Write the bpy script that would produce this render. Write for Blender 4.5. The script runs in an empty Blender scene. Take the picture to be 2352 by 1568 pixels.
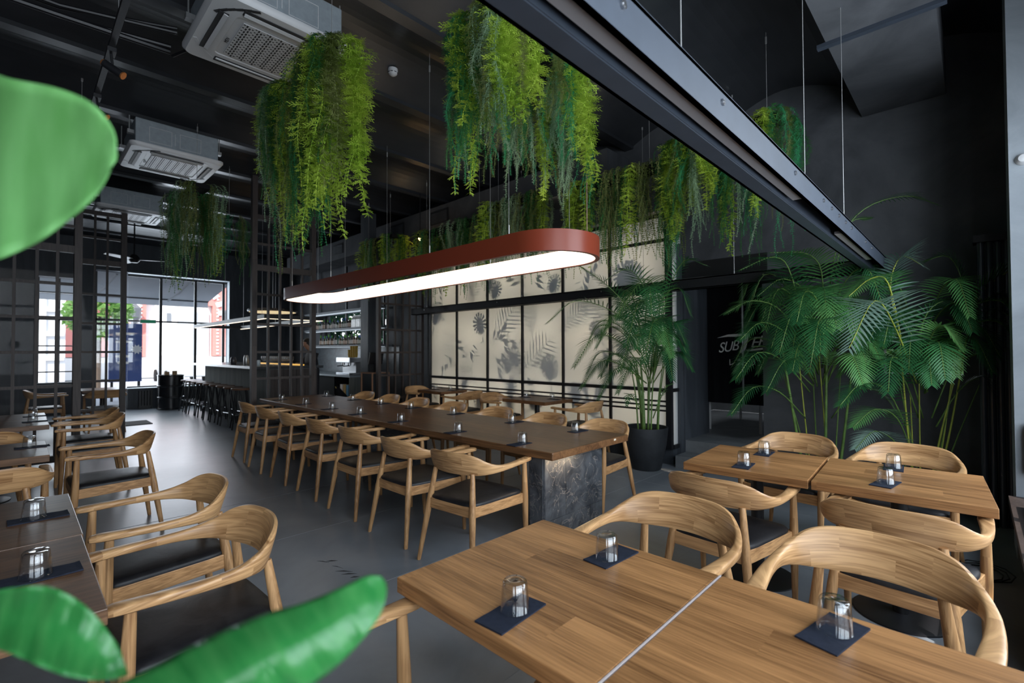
import bpy, bmesh, math, random
import numpy as np
from mathutils import Vector, Matrix
random.seed(7)
rng = np.random.default_rng(11)
S = bpy.context.scene
COL = S.collection
PI = math.pi

# ------------------------------------------------------------------ camera
cam_d = bpy.data.cameras.new('camera')
cam = bpy.data.objects.new('camera', cam_d)
COL.objects.link(cam)
FPX = 1100.0
CH = 1.47
RM = np.array([[0.69513283, -0.01107781, -0.71879596],
               [-0.71887241, -0.01568861, -0.69496498],
               [-0.00357821, 0.99981556, -0.0188692]])
m4 = Matrix([list(RM[0]) + [0], list(RM[1]) + [0], list(RM[2]) + [CH], [0, 0, 0, 1]])
cam.matrix_world = m4
cam_d.sensor_width = 36.0
cam_d.lens = FPX / 2352 * 36.0
cam_d.clip_start = 0.02
cam_d.clip_end = 300
cam_d.dof.use_dof = True
cam_d.dof.focus_distance = 2.6
cam_d.dof.aperture_fstop = 2.8
S.camera = cam

# ------------------------------------------------------------------ exposure, world, sun
S.view_settings.view_transform = 'Standard'
S.view_settings.look = 'None'
S.view_settings.gamma = 1.0
S.view_settings.use_curve_mapping = False
S.view_settings.exposure = 0.12
S.cycles.use_denoising = True
S.cycles.max_bounces = 8
S.cycles.transparent_max_bounces = 16
S.cycles.transmission_bounces = 8
S.cycles.caustics_reflective = False
S.cycles.caustics_refractive = False
S.cycles.sample_clamp_indirect = 4.0

W = bpy.data.worlds.new('world')
S.world = W
W.use_nodes = True
wn = W.node_tree.nodes
wl = W.node_tree.links
bgn = wn['Background']
wtc = wn.new('ShaderNodeTexCoord')
wsep = wn.new('ShaderNodeSeparateXYZ')
wramp = wn.new('ShaderNodeValToRGB')
wl.new(wtc.outputs['Generated'], wsep.inputs[0])
wl.new(wsep.outputs['Z'], wramp.inputs[0])
wramp.color_ramp.elements[0].color = (0.42, 0.44, 0.47, 1)
wramp.color_ramp.elements[1].color = (0.55, 0.74, 1.0, 1)
e_ = wramp.color_ramp.elements.new(0.08)
e_.color = (0.95, 0.98, 1.0, 1)
wl.new(wramp.outputs[0], bgn.inputs[0])
bgn.inputs[1].default_value = 2.2

sun_d = bpy.data.lights.new('sun', 'SUN')
sun = bpy.data.objects.new('sun', sun_d)
COL.objects.link(sun)
sun_d.energy = 6.5
sun_d.angle = 0.01
sun_d.color = (1.0, 0.95, 0.88)
sun.rotation_euler = Vector((0.35, 0.55, -0.76)).to_track_quat('-Z', 'Y').to_euler()


def area(name, loc, direction, sx, sy, power, color=(1, 1, 1), portal=False, spread=None):
    d = bpy.data.lights.new(name, 'AREA')
    d.shape = 'RECTANGLE'
    d.size = sx
    d.size_y = sy
    d.energy = power
    d.color = color
    if spread:
        d.spread = spread
    if portal:
        d.cycles.is_portal = True
    o = bpy.data.objects.new(name, d)
    o.location = loc
    o.rotation_euler = Vector(direction).to_track_quat('-Z', 'Y').to_euler()
    COL.objects.link(o)
    return o


DAY = (0.78, 0.89, 1.0)
# daylight through the windows: the street front at the far end, the tall side windows behind the camera
area('daylight_back_window', (3.0, 15.95, 2.0), (0, -1, -0.08), 2.5, 2.9, 105, DAY)
area('daylight_back_window', (0.7, 15.95, 2.0), (0, -1, -0.08), 0.7, 2.2, 22, DAY)
area('daylight_side_window', (3.35, -1.0, 2.1), (0, 1, -0.12), 2.1, 2.4, 120, DAY)
area('daylight_side_window', (0.7, -1.0, 2.1), (0, 1, -0.12), 2.2, 2.4, 88, DAY)
area('daylight_side_window', (-2.0, -1.0, 2.1), (0, 1, -0.12), 2.2, 2.4, 50, DAY)

# ------------------------------------------------------------------ node helpers


def newmat(name):
    m = bpy.data.materials.new(name)
    m.use_nodes = True
    nt = m.node_tree
    return m, nt, nt.nodes['Principled BSDF']


def plain(name, col, rough=0.5, metal=0.0, spec=0.5, emis=None, estr=0.0, coat=0.0, var=0.0, vscale=6.0):
    m, nt, b = newmat(name)
    b.inputs['Base Color'].default_value = (*col, 1)
    b.inputs['Roughness'].default_value = rough
    b.inputs['Metallic'].default_value = metal
    b.inputs['Specular IOR Level'].default_value = spec
    if coat:
        b.inputs['Coat Weight'].default_value = coat
        b.inputs['Coat Roughness'].default_value = 0.15
    if emis:
        b.inputs['Emission Color'].default_value = (*emis, 1)
        b.inputs['Emission Strength'].default_value = estr
    if var:
        tc = nt.nodes.new('ShaderNodeTexCoord')
        n = nt.nodes.new('ShaderNodeTexNoise')
        n.inputs['Scale'].default_value = vscale
        n.inputs['Detail'].default_value = 6
        n.inputs['Roughness'].default_value = 0.6
        r = nt.nodes.new('ShaderNodeValToRGB')
        r.color_ramp.elements[0].position = 0.3
        r.color_ramp.elements[1].position = 0.72
        r.color_ramp.elements[0].color = (*[c * (1 - var) for c in col], 1)
        r.color_ramp.elements[1].color = (*[min(1, c * (1 + var)) for c in col], 1)
        nt.links.new(tc.outputs['Object'], n.inputs['Vector'])
        nt.links.new(n.outputs['Fac'], r.inputs[0])
        nt.links.new(r.outputs[0], b.inputs['Base Color'])
    return m


def wood(name, c1, c2, axis=0, scale=1.0, rough=0.42, stave=0.085, objrand=0.12, coat=0.0, uv=False, figure=1.0, block=1.37):
    """staved hardwood: long grain along `axis` (0 x, 1 y, 2 z) in object space"""
    m, nt, b = newmat(name)
    N, L = nt.nodes, nt.links
    tc = N.new('ShaderNodeTexCoord')
    CO = tc.outputs['UV'] if uv else tc.outputs['Object']
    oi = N.new('ShaderNodeObjectInfo')
    add = N.new('ShaderNodeVectorMath')
    add.operation = 'MULTIPLY_ADD'
    add.inputs[1].default_value = (1, 1, 1)
    sc = N.new('ShaderNodeVectorMath')
    sc.operation = 'SCALE'
    sc.inputs[3].default_value = 7.3
    cmb = N.new('ShaderNodeCombineXYZ')
    for i in range(3):
        L.new(oi.outputs['Random'], cmb.inputs[i])
    L.new(cmb.outputs[0], sc.inputs[0])
    L.new(CO, add.inputs[0])
    L.new(sc.outputs[0], add.inputs[2])
    # stave index
    sep = N.new('ShaderNodeSeparateXYZ')
    L.new(CO, sep.inputs[0])
    cross = N.new('ShaderNodeMath')
    cross.operation = 'ADD'
    others = [i for i in range(3) if i != axis]
    L.new(sep.outputs[others[0]], cross.inputs[0])
    L.new(sep.outputs[others[1]], cross.inputs[1])
    fl = N.new('ShaderNodeMath')
    fl.operation = 'DIVIDE'
    fl.inputs[1].default_value = stave
    L.new(cross.outputs[0], fl.inputs[0])
    fl2 = N.new('ShaderNodeMath')
    fl2.operation = 'FLOOR'
    L.new(fl.outputs[0], fl2.inputs[0])
    fr = N.new('ShaderNodeMath')
    fr.operation = 'DIVIDE'
    fr.inputs[1].default_value = block
    L.new(sep.outputs[axis], fr.inputs[0])
    fa = N.new('ShaderNodeMath')
    fa.operation = 'MULTIPLY_ADD'
    fa.inputs[1].default_value = 0.377
    L.new(fl2.outputs[0], fa.inputs[0])
    L.new(fr.outputs[0], fa.inputs[2])
    fb = N.new('ShaderNodeMath')
    fb.operation = 'FLOOR'
    L.new(fa.outputs[0], fb.inputs[0])
    cw = N.new('ShaderNodeCombineXYZ')
    L.new(fl2.outputs[0], cw.inputs[0])
    L.new(fb.outputs[0], cw.inputs[1])
    L.new(oi.outputs['Random'], cw.inputs[2])
    wnz = N.new('ShaderNodeTexWhiteNoise')
    L.new(cw.outputs[0], wnz.inputs['Vector'])
    # offset grain per stave
    off = N.new('ShaderNodeVectorMath')
    off.operation = 'MULTIPLY_ADD'
    off.inputs[1].default_value = (3.1, 3.1, 3.1)
    L.new(wnz.outputs['Color'], off.inputs[0])
    L.new(add.outputs[0], off.inputs[2])
    mp = N.new('ShaderNodeMapping')
    s = [7.5 * scale] * 3
    s[axis] = 0.9 * scale
    mp.inputs['Scale'].default_value = s
    L.new(off.outputs[0], mp.inputs[0])
    wv = N.new('ShaderNodeTexNoise')
    wv.inputs['Scale'].default_value = 1.0
    wv.inputs['Detail'].default_value = 3
    L.new(mp.outputs[0], wv.inputs['Vector'])
    # rings from distorted noise
    mul = N.new('ShaderNodeMath')
    mul.operation = 'MULTIPLY'
    mul.inputs[1].default_value = 62 * figure
    L.new(wv.outputs['Fac'], mul.inputs[0])
    sn = N.new('ShaderNodeMath')
    sn.operation = 'SINE'
    L.new(mul.outputs[0], sn.inputs[0])
    fine = N.new('ShaderNodeTexNoise')
    fine.inputs['Scale'].default_value = 1.0
    fine.inputs['Detail'].default_value = 5
    mp2 = N.new('ShaderNodeMapping')
    s2 = [160.0] * 3
    s2[axis] = 5.0
    mp2.inputs['Scale'].default_value = s2
    L.new(off.outputs[0], mp2.inputs[0])
    L.new(mp2.outputs[0], fine.inputs['Vector'])
    a1 = N.new('ShaderNodeMath')
    a1.operation = 'MULTIPLY_ADD'
    a1.inputs[1].default_value = 0.10
    L.new(sn.outputs[0], a1.inputs[0])
    L.new(fine.outputs['Fac'], a1.inputs[2])
    a2 = N.new('ShaderNodeMath')
    a2.operation = 'MULTIPLY_ADD'
    a2.inputs[1].default_value = 0.30
    L.new(wnz.outputs['Value'], a2.inputs[0])
    L.new(a1.outputs[0], a2.inputs[2])
    a3 = N.new('ShaderNodeMath')
    a3.operation = 'MULTIPLY_ADD'
    a3.inputs[1].default_value = objrand
    L.new(oi.outputs['Random'], a3.inputs[0])
    L.new(a2.outputs[0], a3.inputs[2])
    r = N.new('ShaderNodeValToRGB')
    r.color_ramp.elements[0].position = 0.28
    r.color_ramp.elements[1].position = 0.95
    r.color_ramp.elements[0].color = (*c1, 1)
    r.color_ramp.elements[1].color = (*c2, 1)
    L.new(a3.outputs[0], r.inputs[0])
    L.new(r.outputs[0], b.inputs['Base Color'])
    b.inputs['Roughness'].default_value = rough
    b.inputs['Specular IOR Level'].default_value = 0.45
    if coat:
        b.inputs['Coat Weight'].default_value = coat
        b.inputs['Coat Roughness'].default_value = 0.25
    bp = N.new('ShaderNodeBump')
    bp.inputs['Strength'].default_value = 0.12
    bp.inputs['Distance'].default_value = 0.002
    L.new(a1.outputs[0], bp.inputs['Height'])
    L.new(bp.outputs[0], b.inputs['Normal'])
    return m


def concrete(name, c1, c2, scale=1.2, rough=0.7, bump=0.15, spec=0.3, stretch=(1, 1, 1), rvar=0.0):
    m, nt, b = newmat(name)
    N, L = nt.nodes, nt.links
    tc = N.new('ShaderNodeTexCoord')
    mp = N.new('ShaderNodeMapping')
    mp.inputs['Scale'].default_value = stretch
    L.new(tc.outputs['Object'], mp.inputs[0])
    n1 = N.new('ShaderNodeTexNoise')
    n1.inputs['Scale'].default_value = scale
    n1.inputs['Detail'].default_value = 9
    n1.inputs['Roughness'].default_value = 0.62
    n1.inputs['Distortion'].default_value = 0.6
    L.new(mp.outputs[0], n1.inputs['Vector'])
    r = N.new('ShaderNodeValToRGB')
    r.color_ramp.elements[0].position = 0.32
    r.color_ramp.elements[1].position = 0.7
    r.color_ramp.elements[0].color = (*c1, 1)
    r.color_ramp.elements[1].color = (*c2, 1)
    L.new(n1.outputs['Fac'], r.inputs[0])
    L.new(r.outputs[0], b.inputs['Base Color'])
    b.inputs['Roughness'].default_value = rough
    b.inputs['Specular IOR Level'].default_value = spec
    if rvar:
        mr = N.new('ShaderNodeMapRange')
        mr.inputs[3].default_value = rough - rvar
        mr.inputs[4].default_value = rough + rvar
        L.new(n1.outputs['Fac'], mr.inputs[0])
        L.new(mr.outputs[0], b.inputs['Roughness'])
    bp = N.new('ShaderNodeBump')
    bp.inputs['Strength'].default_value = bump
    bp.inputs['Distance'].default_value = 0.01
    L.new(n1.outputs['Fac'], bp.inputs['Height'])
    L.new(bp.outputs[0], b.inputs['Normal'])
    return m


def leafmat(name, c1, c2, rough=0.45, trans=0.3, scale=3.0):
    m, nt, b = newmat(name)
    N, L = nt.nodes, nt.links
    tc = N.new('ShaderNodeTexCoord')
    n1 = N.new('ShaderNodeTexNoise')
    n1.inputs['Scale'].default_value = scale
    n1.inputs['Detail'].default_value = 3
    L.new(tc.outputs['Object'], n1.inputs['Vector'])
    r = N.new('ShaderNodeValToRGB')
    r.color_ramp.elements[0].position = 0.35
    r.color_ramp.elements[1].position = 0.65
    r.color_ramp.elements[0].color = (*c1, 1)
    r.color_ramp.elements[1].color = (*c2, 1)
    L.new(n1.outputs['Fac'], r.inputs[0])
    L.new(r.outputs[0], b.inputs['Base Color'])
    b.inputs['Roughness'].default_value = rough
    tr = N.new('ShaderNodeBsdfTranslucent')
    L.new(r.outputs[0], tr.inputs[0])
    mx = N.new('ShaderNodeMixShader')
    mx.inputs[0].default_value = trans
    L.new(b.outputs[0], mx.inputs[1])
    L.new(tr.outputs[0], mx.inputs[2])
    L.new(mx.outputs[0], N['Material Output'].inputs[0])
    return m


def glasspane(name, tint=(1, 1, 1), refl=1.0):
    m = bpy.data.materials.new(name)
    m.use_nodes = True
    nt = m.node_tree
    nt.nodes.clear()
    o = nt.nodes.new('ShaderNodeOutputMaterial')
    t = nt.nodes.new('ShaderNodeBsdfTransparent')
    t.inputs[0].default_value = (*tint, 1)
    g = nt.nodes.new('ShaderNodeBsdfGlossy')
    g.inputs['Roughness'].default_value = 0.02
    f = nt.nodes.new('ShaderNodeLayerWeight')
    f.inputs[0].default_value = 0.5
    pw_ = nt.nodes.new('ShaderNodeMath')
    pw_.operation = 'POWER'
    pw_.inputs[1].default_value = 3.5
    nt.links.new(f.outputs['Facing'], pw_.inputs[0])
    mu = nt.nodes.new('ShaderNodeMath')
    mu.operation = 'MULTIPLY_ADD'
    mu.inputs[1].default_value = 0.45 * refl
    mu.inputs[2].default_value = 0.04 * refl
    mx = nt.nodes.new('ShaderNodeMixShader')
    nt.links.new(pw_.outputs[0], mu.inputs[0])
    nt.links.new(mu.outputs[0], mx.inputs[0])
    nt.links.new(t.outputs[0], mx.inputs[1])
    nt.links.new(g.outputs[0], mx.inputs[2])
    nt.links.new(mx.outputs[0], o.inputs[0])
    return m


def glass(name, col=(1, 1, 1), rough=0.0):
    m, nt, b = newmat(name)
    b.inputs['Base Color'].default_value = (*col, 1)
    b.inputs['Transmission Weight'].default_value = 1.0
    b.inputs['Roughness'].default_value = rough
    b.inputs['IOR'].default_value = 1.45
    # let light through to the table as real glass does
    N, L = nt.nodes, nt.links
    return m


M = {}
M['oak'] = wood('oak_chair', (0.20, 0.088, 0.030), (0.62, 0.345, 0.155), 0, 1.0, 0.38, 0.09, 0.10)
M['oak_y'] = wood('oak_cross_rail', (0.20, 0.088, 0.030), (0.62, 0.345, 0.155), 1, 1.0, 0.38, 0.09, 0.10)
M['oak_rail'] = wood('oak_back_rail', (0.20, 0.088, 0.030), (0.64, 0.375, 0.175), 0, 1.3, 0.36, 0.055, 0.12, uv=True, figure=1.1, block=.27)
M['oak_leg'] = wood('oak_leg', (0.21, 0.095, 0.036), (0.56, 0.32, 0.145), 2, 1.0, 0.40, 0.3, 0.10)
M['oak_table'] = wood('oak_tabletop', (0.115, 0.048, 0.016), (0.44, 0.215, 0.083), 1, 0.7, 0.38, 0.15, 0.0, figure=.55)
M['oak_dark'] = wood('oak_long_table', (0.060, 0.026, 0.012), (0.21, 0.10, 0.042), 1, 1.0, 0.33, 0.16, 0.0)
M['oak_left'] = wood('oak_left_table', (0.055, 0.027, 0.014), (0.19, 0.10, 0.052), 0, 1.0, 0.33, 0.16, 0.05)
M['lattice'] = wood('dark_stained_wood', (0.018, 0.013, 0.012), (0.052, 0.038, 0.034), 2, 1.0, 0.55, 0.2, 0.05)
M['leather'] = concrete('black_leather', (0.006, 0.006, 0.008), (0.024, 0.023, 0.025), 9, 0.46, 0.2, 0.4)
M['floor'] = concrete('polished_concrete_floor', (0.165, 0.185, 0.21), (0.26, 0.285, 0.315), 1.3, 0.33, 0.0, 0.5, rvar=0.05)
M['ceil'] = concrete('black_painted_ceiling', (0.018, 0.020, 0.024), (0.030, 0.032, 0.037), 2, 0.33, 0.03, 0.75)
M['wall'] = concrete('dark_plaster_wall', (0.038, 0.041, 0.047), (0.11, 0.114, 0.125), 1.1, 0.6, 0.1, 0.35)
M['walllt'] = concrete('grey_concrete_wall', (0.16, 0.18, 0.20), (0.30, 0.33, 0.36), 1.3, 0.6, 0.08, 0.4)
M['wallblue'] = concrete('blue_grey_plaster', (0.03, 0.036, 0.045), (0.075, 0.085, 0.10), 2.0, 0.5, 0.1, 0.4, stretch=(2, 2, 0.3))
M['barpanel'] = concrete('grey_board_panel', (0.12, 0.13, 0.127), (0.25, 0.255, 0.235), 3.0, 0.85, 0.1, 0.12, stretch=(3, 6, 0.25))
M['tile'] = plain('kitchen_tile', (0.16, 0.17, 0.18), 0.5, var=0.2)
M['black'] = plain('black_metal', (0.010, 0.010, 0.012), 0.42, spec=0.5)
M['track'] = plain('anthracite_steel', (0.040, 0.050, 0.068), 0.45, metal=0.0, spec=0.5, var=0.12, vscale=9)
M['blackmatte'] = plain('black_matte', (0.006, 0.006, 0.007), 0.8, spec=0.2)
M['steel'] = plain('steel', (0.55, 0.56, 0.58), 0.25, metal=1.0)
M['wire'] = plain('steel_wire', (0.42, 0.42, 0.42), 0.4, metal=0.6)
M['white'] = plain('white_plastic', (0.56, 0.56, 0.57), 0.4)
M['galv'] = plain('galvanised_sheet', (0.30, 0.34, 0.37), 0.5, metal=0.3, var=0.1, vscale=20)
M['grille'] = plain('dark_grille', (0.02, 0.02, 0.022), 0.6)
M['rust'] = plain('rust_red_powder_coat', (0.235, 0.042, 0.020), 0.33, spec=0.4)
M['led'] = plain('lit_diffuser', (0.9, 0.85, 0.75), 0.5, emis=(1.0, 0.84, 0.64), estr=3.0)
M['ledcool'] = plain('lit_strip', (0.9, 0.9, 0.9), 0.5, emis=(1.0, 0.82, 0.6), estr=2.2)
M['ledoff'] = plain('unlit_diffuser', (0.24, 0.23, 0.24), 0.5)
M['bulb'] = plain('lit_bulb', (1, 0.9, 0.7), 0.5, emis=(1.0, 0.6, 0.25), estr=40)
M['napkin'] = plain('navy_paper', (0.015, 0.019, 0.033), 0.85, spec=0.2, var=0.2, vscale=60)
M['glass'] = None
M['pot'] = concrete('black_concrete_pot', (0.014, 0.016, 0.019), (0.03, 0.033, 0.038), 6, 0.6, 0.15, 0.4)
M['soil'] = plain('soil', (0.02, 0.014, 0.010), 0.95, spec=0.1, var=0.4, vscale=40)
M['cream'] = None
M['slate'] = None
def slate():
    m = concrete('slate_tiles', (0.022, 0.026, 0.033), (0.12, 0.13, 0.145), 6, 0.42, 0.6, 0.5)
    nt = m.node_tree
    N, L = nt.nodes, nt.links
    b = N['Principled BSDF']
    src = b.inputs['Base Color'].links[0].from_socket
    tc = N.new('ShaderNodeTexCoord')
    nz = N.new('ShaderNodeTexNoise')
    nz.inputs['Scale'].default_value = 4.5
    nz.inputs['Detail'].default_value = 7
    nz.inputs['Distortion'].default_value = 1.8
    L.new(tc.outputs['Object'], nz.inputs['Vector'])
    d_ = N.new('ShaderNodeMath')
    d_.operation = 'SUBTRACT'
    d_.inputs[1].default_value = .5
    a_ = N.new('ShaderNodeMath')
    a_.operation = 'ABSOLUTE'
    L.new(nz.outputs['Fac'], d_.inputs[0])
    L.new(d_.outputs[0], a_.inputs[0])
    r = N.new('ShaderNodeValToRGB')
    r.color_ramp.elements[0].position = 0.0
    r.color_ramp.elements[0].color = (.55, .55, .55, 1)
    r.color_ramp.elements[1].position = 0.012
    r.color_ramp.elements[1].color = (0, 0, 0, 1)
    L.new(a_.outputs[0], r.inputs[0])
    mx = N.new('ShaderNodeMix')
    mx.data_type = 'RGBA'
    L.new(r.outputs[0], mx.inputs[0])
    L.new(src, mx.inputs[6])
    mx.inputs[7].default_value = (.38, .33, .29, 1)
    L.new(mx.outputs[2], b.inputs['Base Color'])
    return m


M['slate'] = slate()
M['canvas'] = leafmat('grey_awning_canvas', (0.66, 0.70, 0.74), (0.70, 0.74, 0.78), 0.8, 0.6)
M['pane'] = glasspane('window_glass')
M['pane_thin'] = glasspane('partition_glass', (.97, .97, .97), .08)
M['glass'] = glasspane('clear_glass', (.975, .985, .99), 2.1)
M['frond'] = leafmat('palm_green', (0.018, 0.10, 0.035), (0.05, 0.20, 0.065), 0.38, 0.25, 2.5)
M['frond_pale'] = leafmat('palm_pale_green', (0.20, 0.34, 0.28), (0.30, 0.44, 0.36), 0.35, 0.2, 2.5)
M['frond_mid'] = leafmat('palm_mid_green', (0.06, 0.21, 0.06), (0.14, 0.34, 0.10), 0.38, 0.25, 2.5)
M['cane'] = plain('palm_cane_green', (0.10, 0.18, 0.04), 0.4, var=0.35, vscale=14)
M['cane_yellow'] = plain('palm_stalk_yellow', (0.30, 0.34, 0.05), 0.4, var=0.25, vscale=10)
G1 = leafmat('trailing_dark_green', (0.035, 0.16, 0.035), (0.07, 0.28, 0.08), 0.6, 0.4)
G2 = leafmat('trailing_yellow_green', (0.34, 0.52, 0.05), (0.58, 0.72, 0.11), 0.6, 0.4)
G3 = leafmat('trailing_grey_green', (0.25, 0.40, 0.25), (0.42, 0.56, 0.36), 0.6, 0.35)
G4 = leafmat('trailing_olive', (0.14, 0.19, 0.04), (0.30, 0.34, 0.12), 0.6, 0.35)
G5 = leafmat('trailing_emerald', (0.035, 0.27, 0.10), (0.08, 0.44, 0.20), 0.6, 0.4)

# ------------------------------------------------------------------ mesh helpers


class MB:
    def __init__(self):
        self.v = []
        self.f = []
        self.uv = None      # per-vertex uv, optional

    def box(self, x0, x1, y0, y1, z0, z1):
        b = len(self.v)
        self.v += [(x0, y0, z0), (x1, y0, z0), (x1, y1, z0), (x0, y1, z0), (x0, y0, z1), (x1, y0, z1), (x1, y1, z1), (x0, y1, z1)]
        self.f += [tuple(b + i for i in q) for q in ((0, 3, 2, 1), (4, 5, 6, 7), (0, 1, 5, 4), (1, 2, 6, 5), (2, 3, 7, 6), (3, 0, 4, 7))]
        return self

    def prism(self, pts, z0, z1):
        b = len(self.v)
        n = len(pts)
        self.v += [(p[0], p[1], z0) for p in pts] + [(p[0], p[1], z1) for p in pts]
        self.f.append(tuple(b + i for i in reversed(range(n))))
        self.f.append(tuple(b + n + i for i in range(n)))
        for i in range(n):
            j = (i + 1) % n
            self.f.append((b + i, b + j, b + n + j, b + n + i))
        return self

    def obox(self, c, ax, ay, az, hx, hy, hz):
        c, ax, ay, az = (Vector(t) for t in (c, ax, ay, az))
        b = len(self.v)
        for sz in (-1, 1):
            for sx, sy in ((-1, -1), (1, -1), (1, 1), (-1, 1)):
                self.v.append(tuple(c + ax * hx * sx + ay * hy * sy + az * hz * sz))
        self.f += [tuple(b + i for i in q) for q in ((0, 3, 2, 1), (4, 5, 6, 7), (0, 1, 5, 4), (1, 2, 6, 5), (2, 3, 7, 6), (3, 0, 4, 7))]
        return self

    def tube(self, pts, radii, n=8, cap=True):
        pts = [Vector(p) for p in pts]
        if not hasattr(radii, '__len__'):
            radii = [radii] * len(pts)
        b = len(self.v)
        ref = None
        for i, p in enumerate(pts):
            t = (pts[min(i + 1, len(pts) - 1)] - pts[max(i - 1, 0)]).normalized()
            if ref is None:
                ref = Vector((1, 0, 0)) if abs(t.x) < 0.9 else Vector((0, 1, 0))
            u = (ref - t * ref.dot(t)).normalized()
            ref = u
            w = t.cross(u)
            for k in range(n):
                a = 2 * PI * k / n
                self.v.append(tuple(p + (u * math.cos(a) + w * math.sin(a)) * radii[i]))
        for i in range(len(pts) - 1):
            for k in range(n):
                k2 = (k + 1) % n
                self.f.append((b + i * n + k, b + i * n + k2, b + (i + 1) * n + k2, b + (i + 1) * n + k))
        if cap:
            self.f.append(tuple(b + k for k in reversed(range(n))))
            self.f.append(tuple(b + (len(pts) - 1) * n + k for k in range(n)))
        return self

    def lathe(self, prof, c=(0, 0, 0), n=24, closed=False):
        b = len(self.v)
        m = len(prof)
        for r, z in prof:
            for k in range(n):
                a = 2 * PI * k / n
                self.v.append((c[0] + r * math.cos(a), c[1] + r * math.sin(a), c[2] + z))
        rng_ = range(m if closed else m - 1)
        for i in rng_:
            j = (i + 1) % m
            for k in range(n):
                k2 = (k + 1) % n
                self.f.append((b + i * n + k, b + i * n + k2, b + j * n + k2, b + j * n + k))
        if not closed:
            self.f.append(tuple(b + k for k in reversed(range(n))))
            self.f.append(tuple(b + (m - 1) * n + k for k in range(n)))
        return self

    def loft(self, rings, cap=True, closed=False):
        b = len(self.v)
        n = len(rings[0])
        for r in rings:
            self.v += [tuple(p) for p in r]
        m = len(rings)
        for i in range(m if closed else m - 1):
            j = (i + 1) % m
            for k in range(n):
                k2 = (k + 1) % n
                self.f.append((b + i * n + k, b + i * n + k2, b + j * n + k2, b + j * n + k))
        if cap and not closed:
            self.f.append(tuple(b + k for k in reversed(range(n))))
            self.f.append(tuple(b + (m - 1) * n + k for k in range(n)))
        return self

    def build(self, name, mat, parent=None, smooth=False, bevel=0.0, loc=None):
        me = bpy.data.meshes.new(name)
        me.from_pydata(self.v, [], self.f)
        me.update()
        if self.uv:
            uvl_ = me.uv_layers.new(name='UVMap')
            for lp in me.loops:
                uvl_.data[lp.index].uv = self.uv[lp.vertex_index]
        bm = bmesh.new()
        bm.from_mesh(me)
        bmesh.ops.recalc_face_normals(bm, faces=bm.faces)
        bm.to_mesh(me)
        bm.free()
        if mat:
            me.materials.append(mat)
        o = bpy.data.objects.new(name, me)
        COL.objects.link(o)
        if parent is not None:
            o.parent = parent
        if loc is not None:
            o.location = loc
        if smooth:
            me.polygons.foreach_set('use_smooth', [True] * len(me.polygons))
            if smooth == 'auto':
                try:
                    me.set_sharp_from_angle(angle=math.radians(40))
                except Exception:
                    pass
        if bevel:
            md = o.modifiers.new('bevel', 'BEVEL')
            md.width = bevel
            md.segments = 2
            md.limit_method = 'ANGLE'
        return o


def tag(o, label=None, cat=None, group=None, kind=None):
    if label:
        o['label'] = label
    if cat:
        o['category'] = cat
    if group:
        o['group'] = group
    if kind:
        o['kind'] = kind
    return o


def empty(name, loc=(0, 0, 0), rz=0.0):
    o = bpy.data.objects.new(name, None)
    o.empty_display_size = 0.1
    o.location = loc
    o.rotation_euler = (0, 0, rz)
    COL.objects.link(o)
    return o


def thing(name, label, cat, loc=(0, 0, 0), rz=0.0, group=None):
    return tag(empty(name, loc, rz), label, cat, group)


def structure(o):
    o['kind'] = 'structure'
    return o


def copy_tree(o, parent=None):
    c = o.copy()
    COL.objects.link(c)
    c.parent = parent
    for ch in list(o.children):
        copy_tree(ch, c)
    return c


def relabel(o, label, group=None):
    o['label'] = label
    if group:
        o['group'] = group
    return o


ORD = ['first', 'second', 'third', 'fourth', 'fifth', 'sixth', 'seventh', 'eighth', 'ninth', 'tenth', 'eleventh', 'twelfth', 'thirteenth'] + [a + 'teenth' for a in ('four', 'fif', 'six', 'seven', 'eigh', 'nine')] + ['twentieth', 'twenty-first', 'twenty-second', 'twenty-third', 'twenty-fourth', 'twenty-fifth', 'twenty-sixth']


def at(px, py, depth):
    """world point seen at photo pixel (px, py) at forward distance depth (metres)"""
    c = np.array([(px - 1176) / FPX * depth, -(py - 784) / FPX * depth, -depth])
    w = RM @ c
    return Vector((w[0], w[1], w[2] + CH))


# ================================================================== SETTING
XR = 6.05      # right wall plane
YB = 15.6      # street front
YF = -0.75     # side-window wall behind the camera
XL = -4.0
ZC = 4.3

fm = MB().box(XL - .2, 9.6, YF - .3, YB + .45, -0.2, 0.0).build('floor', M['floor'])
structure(fm)

# ceiling: shallow vaults between steel flanges that run across the room
prof = []
y = -2.77
while y < 17:
    prof += [(y - .06, 4.22), (y + .06, 4.22), (y + .06, 4.26)]
    for k in range(1, 12):
        t = k / 12
        prof.append((y + .06 + t * 1.11, 4.26 + .17 * math.sin(PI * t)))
    prof += [(y + 1.17, 4.26)]
    y += 1.23
cm = MB()
n = len(prof)
x0, x1 = XL - .2, XR + .9
for x in (x0, x1):
    cm.v += [(x, p[0], p[1]) for p in prof]
for i in range(n - 1):
    cm.f.append((i, i + 1, n + i + 1, n + i))
b0 = len(cm.v)
cm.v += [(x0, prof[0][0], 4.6), (x1, prof[0][0], 4.6), (x1, prof[-1][0], 4.6), (x0, prof[-1][0], 4.6)]
cm.f.append((b0, b0 + 1, b0 + 2, b0 + 3))
ceil = cm.build('ceiling', M['ceil'])
structure(ceil)


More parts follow.
